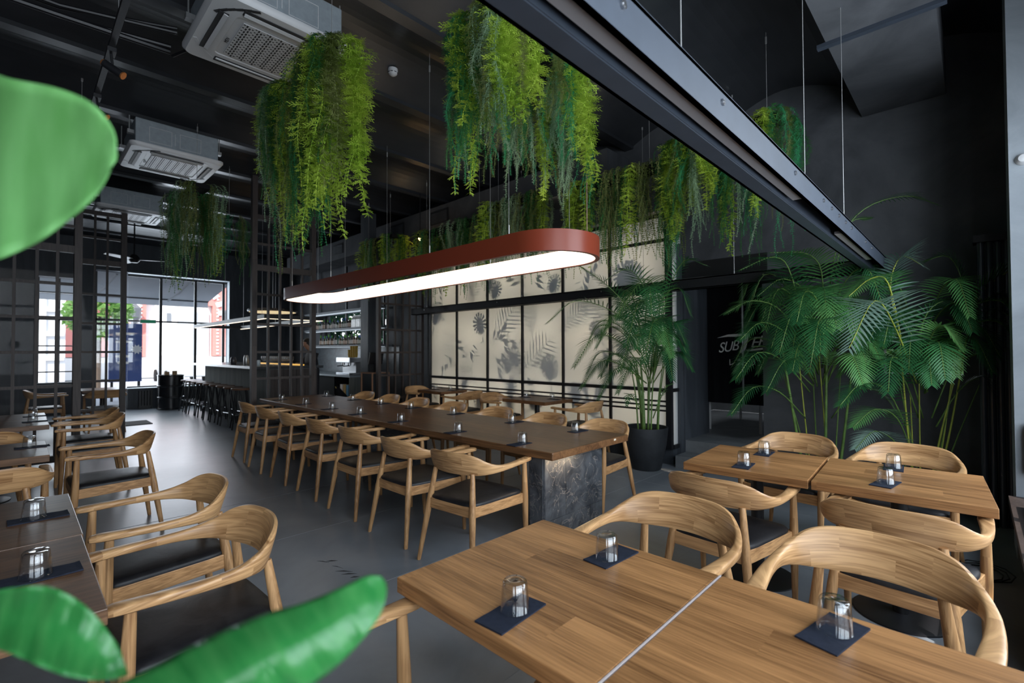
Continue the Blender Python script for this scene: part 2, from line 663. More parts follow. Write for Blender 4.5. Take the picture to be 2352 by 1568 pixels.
def wall_with_holes(name, axis, p0, p1, a0, a1, z0, z1, holes, mat):
    """slab between p0..p1 on `axis` ('x' or 'y'), spanning a0..a1 along the other, with rectangular holes (a0,a1,z0,z1)"""
    mb = MB()
    cuts = sorted({a0, a1} | {h[0] for h in holes} | {h[1] for h in holes})
    for i in range(len(cuts) - 1):
        c0, c1 = cuts[i], cuts[i + 1]
        mid = (c0 + c1) / 2
        hs = sorted([(h[2], h[3]) for h in holes if h[0] < mid < h[1]])
        z = z0
        segs = []
        for h in hs:
            if h[0] > z:
                segs.append((z, h[0]))
            z = h[1]
        if z < z1:
            segs.append((z, z1))
        for s0, s1 in segs:
            if axis == 'y':
                mb.box(c0, c1, p0, p1, s0, s1)
            else:
                mb.box(p0, p1, c0, c1, s0, s1)
    o = mb.build(name, mat)
    return structure(o)


wall_with_holes('wall_back', 'y', YB, YB + .35, XL, XR + .9, 0, 4.5,
                [(0.32, 1.08, .75, 3.25), (1.32, 1.98, 0.0, 3.52), (1.98, 4.3, .52, 3.52)], M['wallblue'])
wall_with_holes('wall_front', 'y', YF - .25, YF, XL, XR + .9, 0, 4.5,
                [(-3.2, -.9, .5, 3.6), (-.45, 1.85, .5, 3.6), (2.3, 4.45, .5, 3.6)], M['wall'])
wall_with_holes('wall_left', 'x', XL - .25, XL, YF, YB, 0, 4.5, [], M['wall'])
# right wall: doorway to the kitchen, the lit screen box, then the bar wall with its window
wall_with_holes('wall_right', 'x', XR, XR + .2, YF, 1.78, 0, 4.5, [(0.08, 0.66, 1.23, 1.47)], M['wall'])
wr = MB()
wr.box(XR, 6.85, 1.78, 2.74, 2.52, 4.5)       # above the door
wr.box(XR, 6.85, 2.74, 2.84, 0, 4.5)
wr.box(XR, 6.85, 2.84, 7.92, 3.34, 4.5)       # over the light box
wr.box(5.84, XR, 2.79, 7.92, 3.30, 4.5)
wr.box(6.68, 6.85, 2.84, 7.92, 0, 3.34)
wr.box(5.84, 6.85, 7.92, 8.06, 0, 4.5)
structure(wr.build('wall_right', M['wall']))
structure(MB().box(5.97, XR - .001, 2.742, 2.82, 0, 3.3).box(XR + .001, 6.84, 2.725, 2.739, 0.0, 2.5).build('trim_1', M['wallblue']))
wall_with_holes('wall_right', 'x', XR, XR + .2, 8.06, YB, 0, 4.5, [(9.9, 13.3, 1.62, 2.5)], M['wall'])
structure(MB().box(5.86, XR, 2.80, 7.9, 0, .2).build('baseboard_right', M['wallblue']))
structure(MB().box(4.95, 5.13, 8.85, 9.15, 0, 4.3).build('trim_2', M['wallblue']))    # column by the bar
# kitchen beyond the curtain
kt = MB()
kt.box(6.86, 9.6, 1.0, 1.1, 0.3, 2.7).box(6.86, 9.6, 3.7, 3.8, 0.3, 2.7).box(9.5, 9.6, 1.1, 3.7, .3, 2.7).box(6.86, 9.6, 1.0, 3.8, 2.7, 2.8)
structure(kt.build('wall_kitchen', M['tile']))
structure(MB().box(6.06, 9.55, 1.78, 2.73, 0.0, .3).box(6.86, 9.5, 1.1, 3.7, 0.0, .299).box(5.75, 6.055, 1.72, 2.72, 0.0, .15).build('floor_kitchen', M['tile']))
area('kitchen_light', (8.3, 2.4, 2.62), (0, 0, -1), .9, .9, 14, (0.9, .95, 1.0))

# outer pillar by the side windows, pale and daylit
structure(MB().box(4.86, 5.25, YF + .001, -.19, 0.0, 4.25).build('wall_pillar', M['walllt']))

# window frames of the street front
fr = MB()
YW = YB + .24


def bar(mb, xa, xb, za, zb, y0=YW - .03, y1=YW + .03):
    mb.box(xa, xb, y0, y1, za, zb)


for x in (2.70, 3.50, 4.20):
    bar(fr, x - .03, x + .03, .52, 3.46)
bar(fr, 2.0, 4.28, 2.26, 2.30)
bar(fr, 2.0, 4.28, .52, .57)
bar(fr, 2.0, 4.28, 3.44, 3.5)
w1 = structure(fr.build('window_1', M['black']))
pn = MB().box(2.0, 4.28, YW - .004, YW + .004, .54, 3.45).build('window_pane', M['pane'], w1)
fr = MB()
for x in (.34, .70, 1.06):
    bar(fr, x - .02, x + .02, .75, 3.24)
for z in (1.0, 1.62, 2.25, 2.9):
    bar(fr, .34, 1.06, z - .015, z + .015)
structure(fr.build('window_2', M['black']))
fr = MB()
bar(fr, 1.33, 1.39, 0, 3.5)
bar(fr, 1.91, 1.97, 0, 3.5)
bar(fr, 1.33, 1.97, 2.26, 2.32)
bar(fr, 1.33, 1.97, 0.0, .06)
d1 = structure(fr.build('door_1', M['black']))
MB().box(1.38, 1.92, YW - .004, YW + .004, .06, 3.5).build('door_pane', M['pane'], d1)
# pale reveals around the street window
structure(MB().box(4.285, 4.30, YB - .02, YW - .035, .52, 3.52).box(1.98, 4.285, YB - .02, YW - .035, 3.505, 3.518).box(1.98, 4.285, YB - .06, YW - .035, .52, .535).build('trim_3', plain('white_reveal', (.72, .76, .8), .6)))
# side windows behind the camera
for i, (a, c) in enumerate(((-3.2, -.9), (-.45, 1.85), (2.3, 4.45))):
    fr = MB()
    for k in range(4):
        x = a + (c - a) * k / 3
        fr.box(x - .025, x + .025, YF - .15, YF - .09, .5, 3.6)
    fr.box(a, c, YF - .15, YF - .09, 2.6, 2.65).box(a, c, YF - .15, YF - .09, .5, .55).box(a, c, YF - .15, YF - .09, 3.55, 3.6)
    structure(fr.build('window_%d' % (3 + i), M['black']))
fr = MB().box(XR + .08, XR + .12, 9.9, 13.3, 1.62, 1.66).box(XR + .08, XR + .12, 9.9, 13.3, 2.46, 2.5)
for yy in (9.92, 11.0, 12.15, 13.28):
    fr.box(XR + .08, XR + .12, yy - .025, yy + .025, 1.62, 2.5)
structure(fr.build('window_6', M['black']))

# ---------------------------------------------------------------- street
GR = plain('asphalt', (0.35, 0.36, 0.38), 0.9, spec=0.1)
structure(MB().box(-16, 22, YB + .36, 60, -.3, -.05).build('ground', GR))
FAC = 34.0


def fx(px):      # facade x at photo column (facade stands at y = FAC)
    c = RM @ np.array([(px - 1176) / FPX, -(790 - 784) / FPX, -1.0])
    return c[0] * FAC / c[1]


def fz(px, py):
    c = RM @ np.array([(px - 1176) / FPX, -(py - 784) / FPX, -1.0])
    return CH + c[2] * FAC / c[1]


bld = thing('street_building', 'pink and white arched building across the street through the far window', 'building', (0, FAC, 0))
PINK = plain('pink_stucco', (0.70, 0.27, 0.24), 0.9, spec=.1)
WHT = plain('white_stucco', (0.85, 0.85, 0.84), 0.9, spec=.1)


def fbox(px0, px1, z0, z1, d, dd=.3):
    return (fx(px0), fx(px1), d - dd, d, z0, z1)


# local y: 0 is the facade plane
MB().box(fx(-60), fx(640), .35, .9, 0, 11).build('rear_wall', WHT, bld)
w = MB()
w.box(fx(150), fx(335), 0, .3, 1.2, 9)
w.box(fx(488), fx(620), 0, .3, 1.2, 9)
# spandrel over the arch
ax0, ax1 = fx(335), fx(488)
cx_, rx_ = (ax0 + ax1) / 2, (ax1 - ax0) / 2
zs = 3.6
seg = 14
for k in range(seg):
    a0 = ax0 + (ax1 - ax0) * k / seg
    a1 = ax0 + (ax1 - ax0) * (k + 1) / seg
    zz = zs + 1.9 * math.sqrt(max(0, 1 - (((a0 + a1) / 2 - cx_) / rx_) ** 2))
    w.box(a0, a1, 0, .3, zz, 9)
w.build('stucco_wall', PINK, bld)
t = MB()
t.box(fx(-60), fx(620), -.05, .32, 0, 1.15)
for px in (309, 316):
    t.box(fx(px), fx(px + 6), -.06, .1, 1.2, 5.0)
for k in range(22):
    z = 1.3 + k * .21
    for px in (321, 497):
        t.box(fx(px), fx(px + 4.5), -.06, .1, z, z + .11)
t.box(fx(509), fx(515), -.06, .1, 1.2, 7)
for k in range(13):
    a = PI * (k + .5) / 13
    t.obox((cx_ - math.cos(a) * (rx_ + .5), -.03, zs + math.sin(a) * 2.3), (math.cos(a), 0, -math.sin(a)), (0, 1, 0), (math.sin(a), 0, math.cos(a)), .2, .05, .14)
t.build('white_trim', WHT, bld)
MB().box(fx(410), fx(482), .2, .34, 0, 3.9).build('gate', plain('grey_gate', (.45, .48, .52), .6), bld)
for k, (px, py) in enumerate(((390, 728), (421, 728))):
    MB().box(fx(px - 5), fx(px + 5), .28, .36, fz(px, py + 10), fz(px, py - 10)).build('arch_window', plain('dark_window', (.2, .22, .25), .3), bld)
for px in (304, 521):
    lm = MB().lathe([(.05, 0), (.30, .5), (.34, 1.0), (.1, 1.25)], (fx(px), -.4, 2.9), 8)
    lm.build('wall_lantern', plain('lantern_grey', (.12, .13, .15), .5), bld)

bb = thing('advertising_board', 'blue advertising board with white lettering standing in the street beyond the partition', 'board', (0, 19.0, 0))
p0, p1 = at(196, 800, 14.3), at(238, 800, 14.0)
MB().box(1.95, 2.75, -.1, .1, 0.55, 2.35).build('panel', plain('blue_board', (.06, .11, .32), .5), bb)
for xx in (2.0, 2.66):
    MB().box(xx, xx + .06, -.05, .05, -.05, .55).build('leg', M['black'], bb)
tx = MB()
for k, (a, z) in enumerate(((2.1, 2.0), (2.1, 1.75), (2.1, 1.3), (2.15, 1.1))):
    tx.box(a, a + .45 - .06 * k, -.12, -.1, z, z + .07)
MB_star = []
cxs, czs = 2.62, 1.55
for k in range(20):
    a = 2 * PI * k / 20
    r = .16 if k % 2 == 0 else .10
    MB_star.append((cxs + r * math.cos(a), czs + r * math.sin(a)))
b_ = len(tx.v)
tx.v += [(p[0], -.115, p[1]) for p in MB_star] + [(p[0], -.10, p[1]) for p in MB_star]
tx.f.append(tuple(b_ + i for i in range(20)))
for i in range(20):
    j = (i + 1) % 20
    tx.f.append((b_ + i, b_ + j, b_ + 20 + j, b_ + 20 + i))
tx.build('lettering', plain('white_print', (.8, .8, .8), .6), bb)

ob = thing('street_building', 'pale building with white facade bands seen through the left partition', 'building', (0, 30, 0))
MB().box(-9, 1.55, 0, 1, 0, 9).build('rear_wall', plain('pale_stone', (.62, .63, .66), .9), ob)
t = MB()
for k in range(7):
    t.box(-9, 1.5, -.12, 0, 1.1 + k * 1.1, 1.3 + k * 1.1)
for k in range(8):
    t.box(-8.5 + k * 1.3, -8.2 + k * 1.3, -.14, 0, 0, 8.5)
t.build('white_trim', WHT, ob)

# awning outside the street window
aw = thing('awning', 'grey canvas awning with folding arms outside the far window', 'awning', (0, YB + .4, 0))
b = MB()
b.v += [(-.4, 0, 3.62), (4.55, 0, 3.62), (4.15, 1.25, 3.02), (-.4, 1.25, 3.02), (4.15, 1.27, 2.84), (-.4, 1.27, 2.84)]
b.f += [(0, 1, 2, 3), (3, 2, 4, 5)]
o = b.build('canopy', M['canvas'], aw)
md = o.modifiers.new('s', 'SOLIDIFY')
md.thickness = .01
MB().box(-.4, 4.15, 1.2, 1.26, 3.0, 3.05).build('front_bar', plain('grey_bar', (.1, .1, .11), .5), aw)
for xx in (1.55, 3.2):
    MB().tube([(xx + .25, .1, 3.5), (xx + .05, .6, 3.15), (xx - .1, 1.15, 2.98)], .03, 6).build('folding_arm', plain('arm_white', (.6, .62, .64), .4), aw)

# parked car seen in the arch
car = thing('parked_car', 'pale car parked under the arch across the street', 'car', (fx(372), 29.3, -.05))
cb = MB()
cb.loft([[(x * s, yy, z) for x, z in ((-.8, .3), (.8, .3), (.85, .8), (.7, 1.35 if abs(yy - .2) < 1.2 else .85), (-.7, 1.35 if abs(yy - .2) < 1.2 else .85), (-.85, .8))] for yy, s in ((-1.9, .92), (-1.2, 1), (-.9, 1), (.9, 1), (1.5, 1), (2.0, .92))])
cb.build('body', plain('silver_paint', (.6, .62, .64), .3), car, smooth=False, bevel=.08)
for sx in (-.8, .8):
    for sy in (-1.2, 1.3):
        MB().lathe([(.30, -.09), (.30, .09)], (0, 0, 0), 14).build('wheel', M['blackmatte'], car).matrix_local = Matrix.Translation((sx, sy, .3)) @ Matrix.Rotation(PI / 2, 4, 'Y')


def foliage_blob(name, c, r, n, mat, parent=None, size=.12, squash=1.0):
    vs = np.zeros((n * 3, 3))
    th = rng.normal(size=(n, 3))
    th /= np.linalg.norm(th, axis=1)[:, None]
    rad = r * (0.6 + .4 * rng.random(n)) ** (1 / 2)
    cen = th * rad[:, None]
    cen[:, 2] *= squash
    for k in range(3):
        vs[k::3] = cen + rng.normal(size=(n, 3)) * size
    return tri_mesh(name, vs + np.array(c), mat, parent)


def tri_mesh(name, verts, mat, parent=None, quads=False):
    k = 4 if quads else 3
    nf = len(verts) // k
    me = bpy.data.meshes.new(name)
    me.vertices.add(len(verts))
    me.vertices.foreach_set('co', np.asarray(verts, dtype=np.float32).ravel())
    me.loops.add(nf * k)
    me.loops.foreach_set('vertex_index', np.arange(nf * k, dtype=np.int32))
    me.polygons.add(nf)
    me.polygons.foreach_set('loop_start', np.arange(0, nf * k, k, dtype=np.int32))
    me.polygons.foreach_set('loop_total', np.full(nf, k, dtype=np.int32))
    me.update(calc_edges=True)
    me.materials.append(mat)
    o = bpy.data.objects.new(name, me)
    COL.objects.link(o)
    if parent is not None:
        o.parent = parent
    return o


tg = leafmat('street_tree_green', (.10, .25, .05), (.25, .45, .12), .7, .4)
for i, (px, dep, z, r, lab) in enumerate(((225, 17, 2.9, .9, 'leafy street tree seen through the partition beside the blue board'),
                                          (462, 32, 6.2, 1.3, 'leafy green tree standing under the arch across the street'))):
    p = at(px, 800, dep)
    tr = thing('street_tree', lab, 'tree', (p.x, p.y, -.05))
    foliage_blob('crown', (0, 0, z), r, 900, tg, tr, .12)
    MB().tube([(0, 0, 0), (0, 0, z)], .09, 8).build('trunk', plain('bark', (.12, .09, .07), .9), tr)
for k, yy in enumerate((9.2, 11.6, 14.0)):
    tr = thing('garden_shrub', 'dark green shrub outside the window behind the bar shelves, %s from the column' % ORD[k], 'shrub', (8.0, yy + 1.2, -.05), 0, 'shrubs outside the bar window')
    foliage_blob('crown', (0, 0, 2.1), .98, 1500, leafmat('shrub_green', (.02, .07, .04), (.06, .16, .09), .7, .3), tr, .09, 1.2)
    MB().tube([(0, 0, 0), (0, 0, 1.6)], .06, 8).build('trunk', plain('bark_dark', (.05, .04, .035), .9), tr)
tr = thing('garden_shrub', 'bright green shrub outside the small slot window behind the palms', 'shrub', (7.6, .35, -.05))
foliage_blob('crown', (0, 0, 1.25), .45, 700, tg, tr, .09)
MB().tube([(0, 0, 0), (0, 0, 1.0)], .04, 8).build('trunk', plain('bark_b', (.05, .04, .035), .9), tr)

# ================================================================== FURNITURE


def catmull(P, n):
    P = [np.array(p, float) for p in P]
    P = [2 * P[0] - P[1]] + P + [2 * P[-1] - P[-2]]
    out = []
    segs = len(P) - 3
    for i in range(segs):
        for k in range(n):
            t = k / n
            a, b, c, d = P[i], P[i + 1], P[i + 2], P[i + 3]
            out.append(.5 * ((2 * b) + (c - a) * t + (2 * a - 5 * b + 4 * c - d) * t * t + (3 * b - a - 3 * c + d) * t ** 3))
    out.append(P[-2])
    return out


def make_chair():
    t = empty('dining_chair')
    # control rows: x, y, width, z_bottom, z_top, lean
    half = [(.292, .262, .050, .662, .690, 0), (.262, .266, .056, .660, .692, 0), (.16, .277, .050, .658, .690, 0), (.05, .284, .042, .654, .690, 0),
            (-.05, .279, .034, .648, .698, .002), (-.125, .252, .028, .640, .724, .008), (-.172, .205, .026, .634, .762, .016),
            (-.202, .145, .024, .632, .782, .020), (-.222, .07, .024, .632, .786, .020), (-.228, 0, .024, .632, .786, .020)]
    full = half + [(a, -b, c, d, e, f) for a, b, c, d, e, f in reversed(half[:-1])]
    pts = catmull(full, 5)
    rings = []
    m = len(pts)
    for i, p in enumerate(pts):
        q = pts[min(i + 1, m - 1)][:2] - pts[max(i - 1, 0)][:2]
        q = q / np.linalg.norm(q)
        nrm = np.array([-q[1], q[0]])      # inward or outward
        # outward direction = away from the seat centre
        if np.dot(nrm, p[:2] - np.array([.05, 0])) < 0:
            nrm = -nrm
        wd, zb, zt, lean = p[2] / 2, p[3], p[4], p[5]
        zc, hh = (zb + zt) / 2, (zt - zb) / 2
        ring = []
        for k in range(14):
            a = 2 * PI * k / 14
            ca, sa = math.cos(a), math.sin(a)
            e = 2.0 / 3.6
            u = math.copysign(abs(ca) ** e, ca) * wd
            v = math.copysign(abs(sa) ** e, sa) * hh
            off = lean * (v / max(hh, 1e-6)) if lean else 0
            xy = p[:2] + nrm * (u + off)
            ring.append((xy[0], xy[1], zc + v))
        rings.append(ring)

    def shrink(r, f, push):
        c = np.mean(np.array(r), axis=0)
        return [tuple(c + (np.array(v) - c) * f + np.array([push, 0, 0])) for v in r]
    rings = [shrink(rings[0], .55, .012), shrink(rings[0], .88, .007)] + rings + [shrink(rings[-1], .88, .007), shrink(rings[-1], .55, .012)]
    rl = MB().loft(rings)
    cs_ = np.cumsum([0] + [np.linalg.norm(np.mean(np.array(rings[i + 1]), axis=0) - np.mean(np.array(rings[i]), axis=0)) for i in range(len(rings) - 1)])
    rl.uv = [(cs_[i], q[2] * .9 + .35 * (q[0] ** 2 + q[1] ** 2) ** .5) for i, r_ in enumerate(rings) for q in r_]
    rl.build('back_rail', M['oak_rail'], t, smooth='auto')

    def leg(f, tp, rs=(.014, .0225, .021, .0155)):
        f, tp = Vector(f), Vector(tp)
        pts = [f, f.lerp(tp, .02), f.lerp(tp, .58), f.lerp(tp, .72), tp]
        return MB().tube(pts, (rs[0] * .9, rs[0], rs[1], rs[2], rs[3]), 12).build('leg', M['oak_leg'], t, smooth='auto')
    for s in (-1, 1):
        leg((.262, .262 * s, 0), (.238, .268 * s, .664))
        leg((-.268, .248 * s, 0), (-.182, .172 * s, .645))
    zf0, zf1 = .366, .437
    fxx, fyy = .248, .255        # joints at seat height
    rx, ry = -.213, .197

    def rail(a, b, th=.011, mat='oak'):
        fr_ = MB()
        a, b = Vector((a[0], a[1], 0)), Vector((b[0], b[1], 0))
        d = (b - a)
        L_ = d.length
        d.normalize()
        nn = Vector((-d.y, d.x, 0))
        c = (a + b) / 2 + Vector((0, 0, (zf0 + zf1) / 2))
        fr_.obox(c, d, nn, (0, 0, 1), L_ / 2, th, (zf1 - zf0) / 2)
        fr_.build('seat_rail', M[mat], t, bevel=.003)
    rail((fxx, fyy), (rx, ry))
    rail((fxx, -fyy), (rx, -ry))
    rail((fxx, -fyy), (fxx, fyy), mat='oak_y')
    rail((rx, -ry), (rx, ry), mat='oak_y')
    # leather pad
    outline = []
    N_ = 40
    for k in range(N_):
        a = 2 * PI * k / N_
        ca, sa = math.cos(a), math.sin(a)
        e = 2 / 7
        u = math.copysign(abs(ca) ** e, ca)
        v = math.copysign(abs(sa) ** e, sa)
        xx = .018 + u * .243
        hw = .205 + (xx + .22) / .47 * .052
        outline.append((xx, v * (hw + .004)))
    rings = []
    for f, z in ((.93, .425), (1.0, .436), (1.0, .448), (.97, .458), (.86, .466), (.6, .473), (.3, .476), (.04, .477)):
        rings.append([(.018 + (p[0] - .018) * f, p[1] * f, z) for p in outline])
    MB().loft(rings).build('seat', M['leather'], t, smooth='auto')
    for ch_ in t.children:
        for v_ in ch_.data.vertices:
            v_.co.x *= 1.06
            v_.co.y *= 1.03
    return t


chair0 = make_chair()
chair_used = [False]


def chair(x, y, deg, label, group):
    """deg: 0 faces +x"""
    o = chair0 if not chair_used[0] else copy_tree(chair0)
    chair_used[0] = True
    o.location = (x, y, 0)
    o.rotation_euler = (0, 0, math.radians(deg))
    tag(o, label, 'chair', group)
    return o


YLT = [2.62, 3.32, 4.12, 4.90, 5.68, 6.42, 7.22]
for i, yy in enumerate(YLT):
    a = random.uniform(-3, 3)
    lab = 'oak armchair on aisle side of the long table, %s from the slate end' % ORD[i]
    if i == 0:
        lab = 'oak armchair with worn pale backrest patches, nearest on the aisle side'
        a = 6
    chair(2.31 + random.uniform(-.02, .03) + i * .010, yy, a, lab, 'chairs on the aisle side of the long table')
YRT = [2.62, 3.36, 4.16, 5.0, 5.84, 6.62, 7.4]
for i, yy in enumerate(YRT):
    chair(3.86 + .012 * i, yy, 180 + random.uniform(-3, 3), 'oak armchair on screen side of the long table, %s from the slate end' % ORD[i], 'chairs on the screen side of the long table')
chair(1.94, .98, 182, 'pale oak armchair between the nearest oak table and the slate pedestal', 'chairs at the near right tables')
chair(1.975, .265, 181, 'largest pale oak armchair, at bottom right behind the knotted table', 'chairs at the near right tables')
chair(.60, 1.0, 3, 'oak armchair tucked at the left edge of near table, only its arm tip showing', 'chairs at the near right tables')
chair(2.85, 1.05, -4, 'pale oak armchair with light inlay on its back, by palm-side tables', 'chairs at the palm-side tables')
chair(2.88, .27, -4, 'pale oak armchair seen from behind, beside the black bench end', 'chairs at the palm-side tables')
chair(4.22, 1.05, 176, 'oak armchair facing the camera, in front of the kitchen steps', 'chairs at the palm-side tables')
chair(4.26, .36, 176, 'oak armchair facing the camera, below the tall yellow palm stalks', 'chairs at the palm-side tables')
LC = [(.50, 2.20, 182, 'oak armchair at the left tables, nearest the camera behind the leaf'),
      (.535, 2.98, 181, 'oak armchair at the left tables, second nearest with its seat in full view'),
      (.57, 5.12, 181, 'oak armchair alone at the middle left table, facing left'),
      (.59, 6.92, 181, 'oak armchair at the farther left table, in front of the partition'),
      (.62, 7.62, 179, 'oak armchair at the farther left table, the one closest to the partition')]
for x, yy, a, lab in LC:
    chair(x, yy, a, lab, 'chairs at the left tables')
chair(-.13, 4.36, 90, 'oak armchair seen from behind between the near and middle left tables', 'chairs at the left tables')
chair(-.20, 5.83, 270, 'oak armchair facing the camera behind the middle left table', 'chairs at the left tables')
for (x, yy, a, lab) in ((5.45, 7.72, 270, 'small oak armchair at the far screen-side table, left end'),
                        (5.44, 6.40, 90, 'small oak armchair at the far screen-side table, right end'),
                        (5.38, 5.50, 270, 'small oak armchair at the nearer screen-side table, left end'),
                        (5.44, 3.92, 90, 'small oak armchair at the nearer screen-side table, right end by the palm pot')):
    chair(x, yy, a, lab, 'chairs at the small tables by the lit screen')
chair(1.15, 11.55, 90, 'oak armchair in the room beyond the left partition', 'chairs beyond the partition')
chair(.35, 12.3, 0, 'oak armchair beyond the left partition, left of the window table', 'chairs beyond the partition')


def table(name, x0, x1, y0, y1, mat, label, ped=True, rz=0, group=None, thick=.048, two=False):
    cx, cy = (x0 + x1) / 2, (y0 + y1) / 2
    t = thing(name, label, 'table', (cx, cy, 0), math.radians(rz), group)
    hx, hy = (x1 - x0) / 2, (y1 - y0) / 2
    MB().box(-hx, hx, -hy, hy, .75 - thick, .75).build('tabletop', mat, t, bevel=.003)
    MB().tube([(0, 0, .012), (0, 0, .69)], .038, 16).build('column', M['black'], t, smooth='auto')
    MB().lathe([(.22, 0), (.22, .008), (.20, .014), (.05, .018)], (0, 0, 0), 32).build('base_plate', M['black'], t, smooth='auto')
    MB().box(-.18, .18, -.18, .18, .692, .75 - thick).build('support_plate', M['black'], t)
    return t


table('dining_table', .85, 1.57, .601, 1.336, M['oak_table'], 'square oak table nearest the camera with two upturned glasses', group='near right tables')
table('dining_table', .852, 1.572, -.14, .592, M['oak_table'], 'square oak table at the bottom right corner with a knot in its top', group='near right tables')
MB().box(-.3605, .3605, .3685, .3725, .70, .7506).build('edge_highlight', plain('painted_edge_highlight', (.62, .55, .54), .35, metal=.3), [q for q in S.objects if q.name == 'dining_table.001'][0])['label'] = 'painted highlight along the table edge'  # pale strip added in the table gap to paint the edge highlight


def table_rot(x0, x1, y0, y1, rz, mat, lab, grp):
    return table('dining_table', x0, x1, y0, y1, mat, lab, rz=rz, group=grp)


table_rot(3.01, 3.75, .695, 1.385, 3.5, M['oak_table'], 'oak table by the palms, the half nearer the kitchen steps', 'palm-side tables')
table_rot(3.055, 3.795, -.045, .682, 3.5, M['oak_table'], 'oak table by the palms, the half touching the black bench', 'palm-side tables')
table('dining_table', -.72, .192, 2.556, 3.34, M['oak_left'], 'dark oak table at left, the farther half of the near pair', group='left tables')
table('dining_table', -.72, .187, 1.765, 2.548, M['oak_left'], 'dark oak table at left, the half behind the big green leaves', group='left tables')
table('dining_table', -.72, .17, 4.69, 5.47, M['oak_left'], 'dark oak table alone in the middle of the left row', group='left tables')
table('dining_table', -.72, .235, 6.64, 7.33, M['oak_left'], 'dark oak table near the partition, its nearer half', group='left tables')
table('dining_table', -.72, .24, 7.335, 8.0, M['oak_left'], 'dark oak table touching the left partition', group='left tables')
table('dining_table', 5.16, 5.76, 6.72, 7.42, M['oak_dark'], 'small dark oak table by the lit screen, the farther one', group='tables by the lit screen')
table('dining_table', 5.10, 5.74, 4.3, 5.14, M['oak_dark'], 'small dark oak table by the lit screen, the one nearer the palm', group='tables by the lit screen')
table('dining_table', .85, 1.5, 11.9, 12.7, M['oak_left'], 'oak table beyond the left partition near the street window', group=None)

# long table
lt = thing('long_table', 'very long dark oak communal table on slate-clad pedestals', 'table', (3.11, 5.0, 0), math.radians(.35))
MB().box(-.515, .515, -2.86, 2.86, .693, .75).build('tabletop', M['oak_dark'], lt, bevel=.008)


def slab(yc, hx=.385, th=.075):
    s = MB().box(-hx, hx, yc - th, yc + th, 0, .692).build('pedestal', M['slate'], lt, bevel=.002)
    g = MB()
    # raised tile courses with grout grooves between
    for (a, b, c, d) in ((-hx + .004, -.13, .19, .688), (-.125, hx - .004, .19, .62), (-.125, hx - .004, .625, .688), (-hx + .004, .20, .004, .185), (.205, hx - .004, .004, .185)):
        g.box(a, b, yc - th - .006, yc - th + .001, c, d)
    for (c, d) in ((.004, .45), (.455, .688)):
        g.box(-hx - .006, -hx + .001, yc - th + .01, yc + th - .01, c, d)
    g.build('slate_tile', M['slate'], s, bevel=.001)
    return s


slab(-2.60)
slab(-.1)
slab(2.5)
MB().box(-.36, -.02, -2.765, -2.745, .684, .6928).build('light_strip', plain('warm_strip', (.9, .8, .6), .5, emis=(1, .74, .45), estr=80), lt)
ch = MB().box(.285, .315, -2.862, -2.858, .728, .742).build('edge_chip', plain('bare_wood_chip', (.7, .62, .5), .7), lt)


# tumblers and napkins
def make_glass():
    # upturned tumbler: wide rim on the table, base upward
    pr = [(.0405, 0.001), (.041, .003), (.0375, .045), (.0335, .078), (.030, .082), (.0, .0822)]
    inn = [(.0, .0745), (.0285, .0735), (.0315, .070), (.0355, .04), (.0388, .002)]
    prof_ = pr[:-1] + [(.0005, .0822), (.0005, .0745)] + inn[1:]
    mb = MB().lathe(prof_, (0, 0, 0), 32, closed=True)
    o = mb.build('tumbler', M['glass'], None, smooth=True)
    return o


g0 = make_glass()
g_used = [False]
nk = MB()
nx, ny = 15, 7
for k, z in enumerate((0.0012, .0042)):
    pass
gridv = []
for i in range(nx):
    for j in range(ny):
        u, v = i / (nx - 1), j / (ny - 1)
        z = .0016 + .0022 * max(0, math.sin(u * 9 + v * 2)) * (0.3 + abs(v - .5)) + .003 * (u > .93) * .5
        gridv.append((u * .19 - .06, (v - .5) * .095, z + .0022))
for gvv in (gridv, [(a, b_, .0006) for a, b_, c in gridv]):
    nk.v += gvv
nn_ = nx * ny
for i in range(nx - 1):
    for j in range(ny - 1):
        a = i * ny + j
        nk.f.append((a, a + ny, a + ny + 1, a + 1))
        nk.f.append((nn_ + a, nn_ + a + 1, nn_ + a + ny + 1, nn_ + a + ny))
edge = [i * ny for i in range(nx)] + [(nx - 1) * ny + j for j in range(1, ny)] + [i * ny + ny - 1 for i in range(nx - 2, -1, -1)] + [j for j in range(ny - 2, 0, -1)]
for k in range(len(edge)):
    a, b_ = edge[k], edge[(k + 1) % len(edge)]
    nk.f.append((a, b_, nn_ + b_, nn_ + a))
n0 = nk.build('napkin', M['napkin'])
n_used = [False]


def setting(x, y, deg, glab, nlab, ggroup, ngroup, shift=.0, z=.75):
    """glass at x,y on a folded napkin whose long end points along deg (towards the seat)"""
    g = g0 if not g_used[0] else g0.copy()
    if g_used[0]:
        COL.objects.link(g)
    g_used[0] = True
    g.location = (x, y, z + .0045)
    tag(g, glab, 'glass', ggroup)
    q = n0 if not n_used[0] else n0.copy()
    if n_used[0]:
        COL.objects.link(q)
    n_used[0] = True
    a = math.radians(deg)
    q.location = (x + math.cos(a) * shift, y + math.sin(a) * shift, z)
    q.rotation_euler = (0, 0, a)
    tag(q, nlab, 'napkin', ngroup)


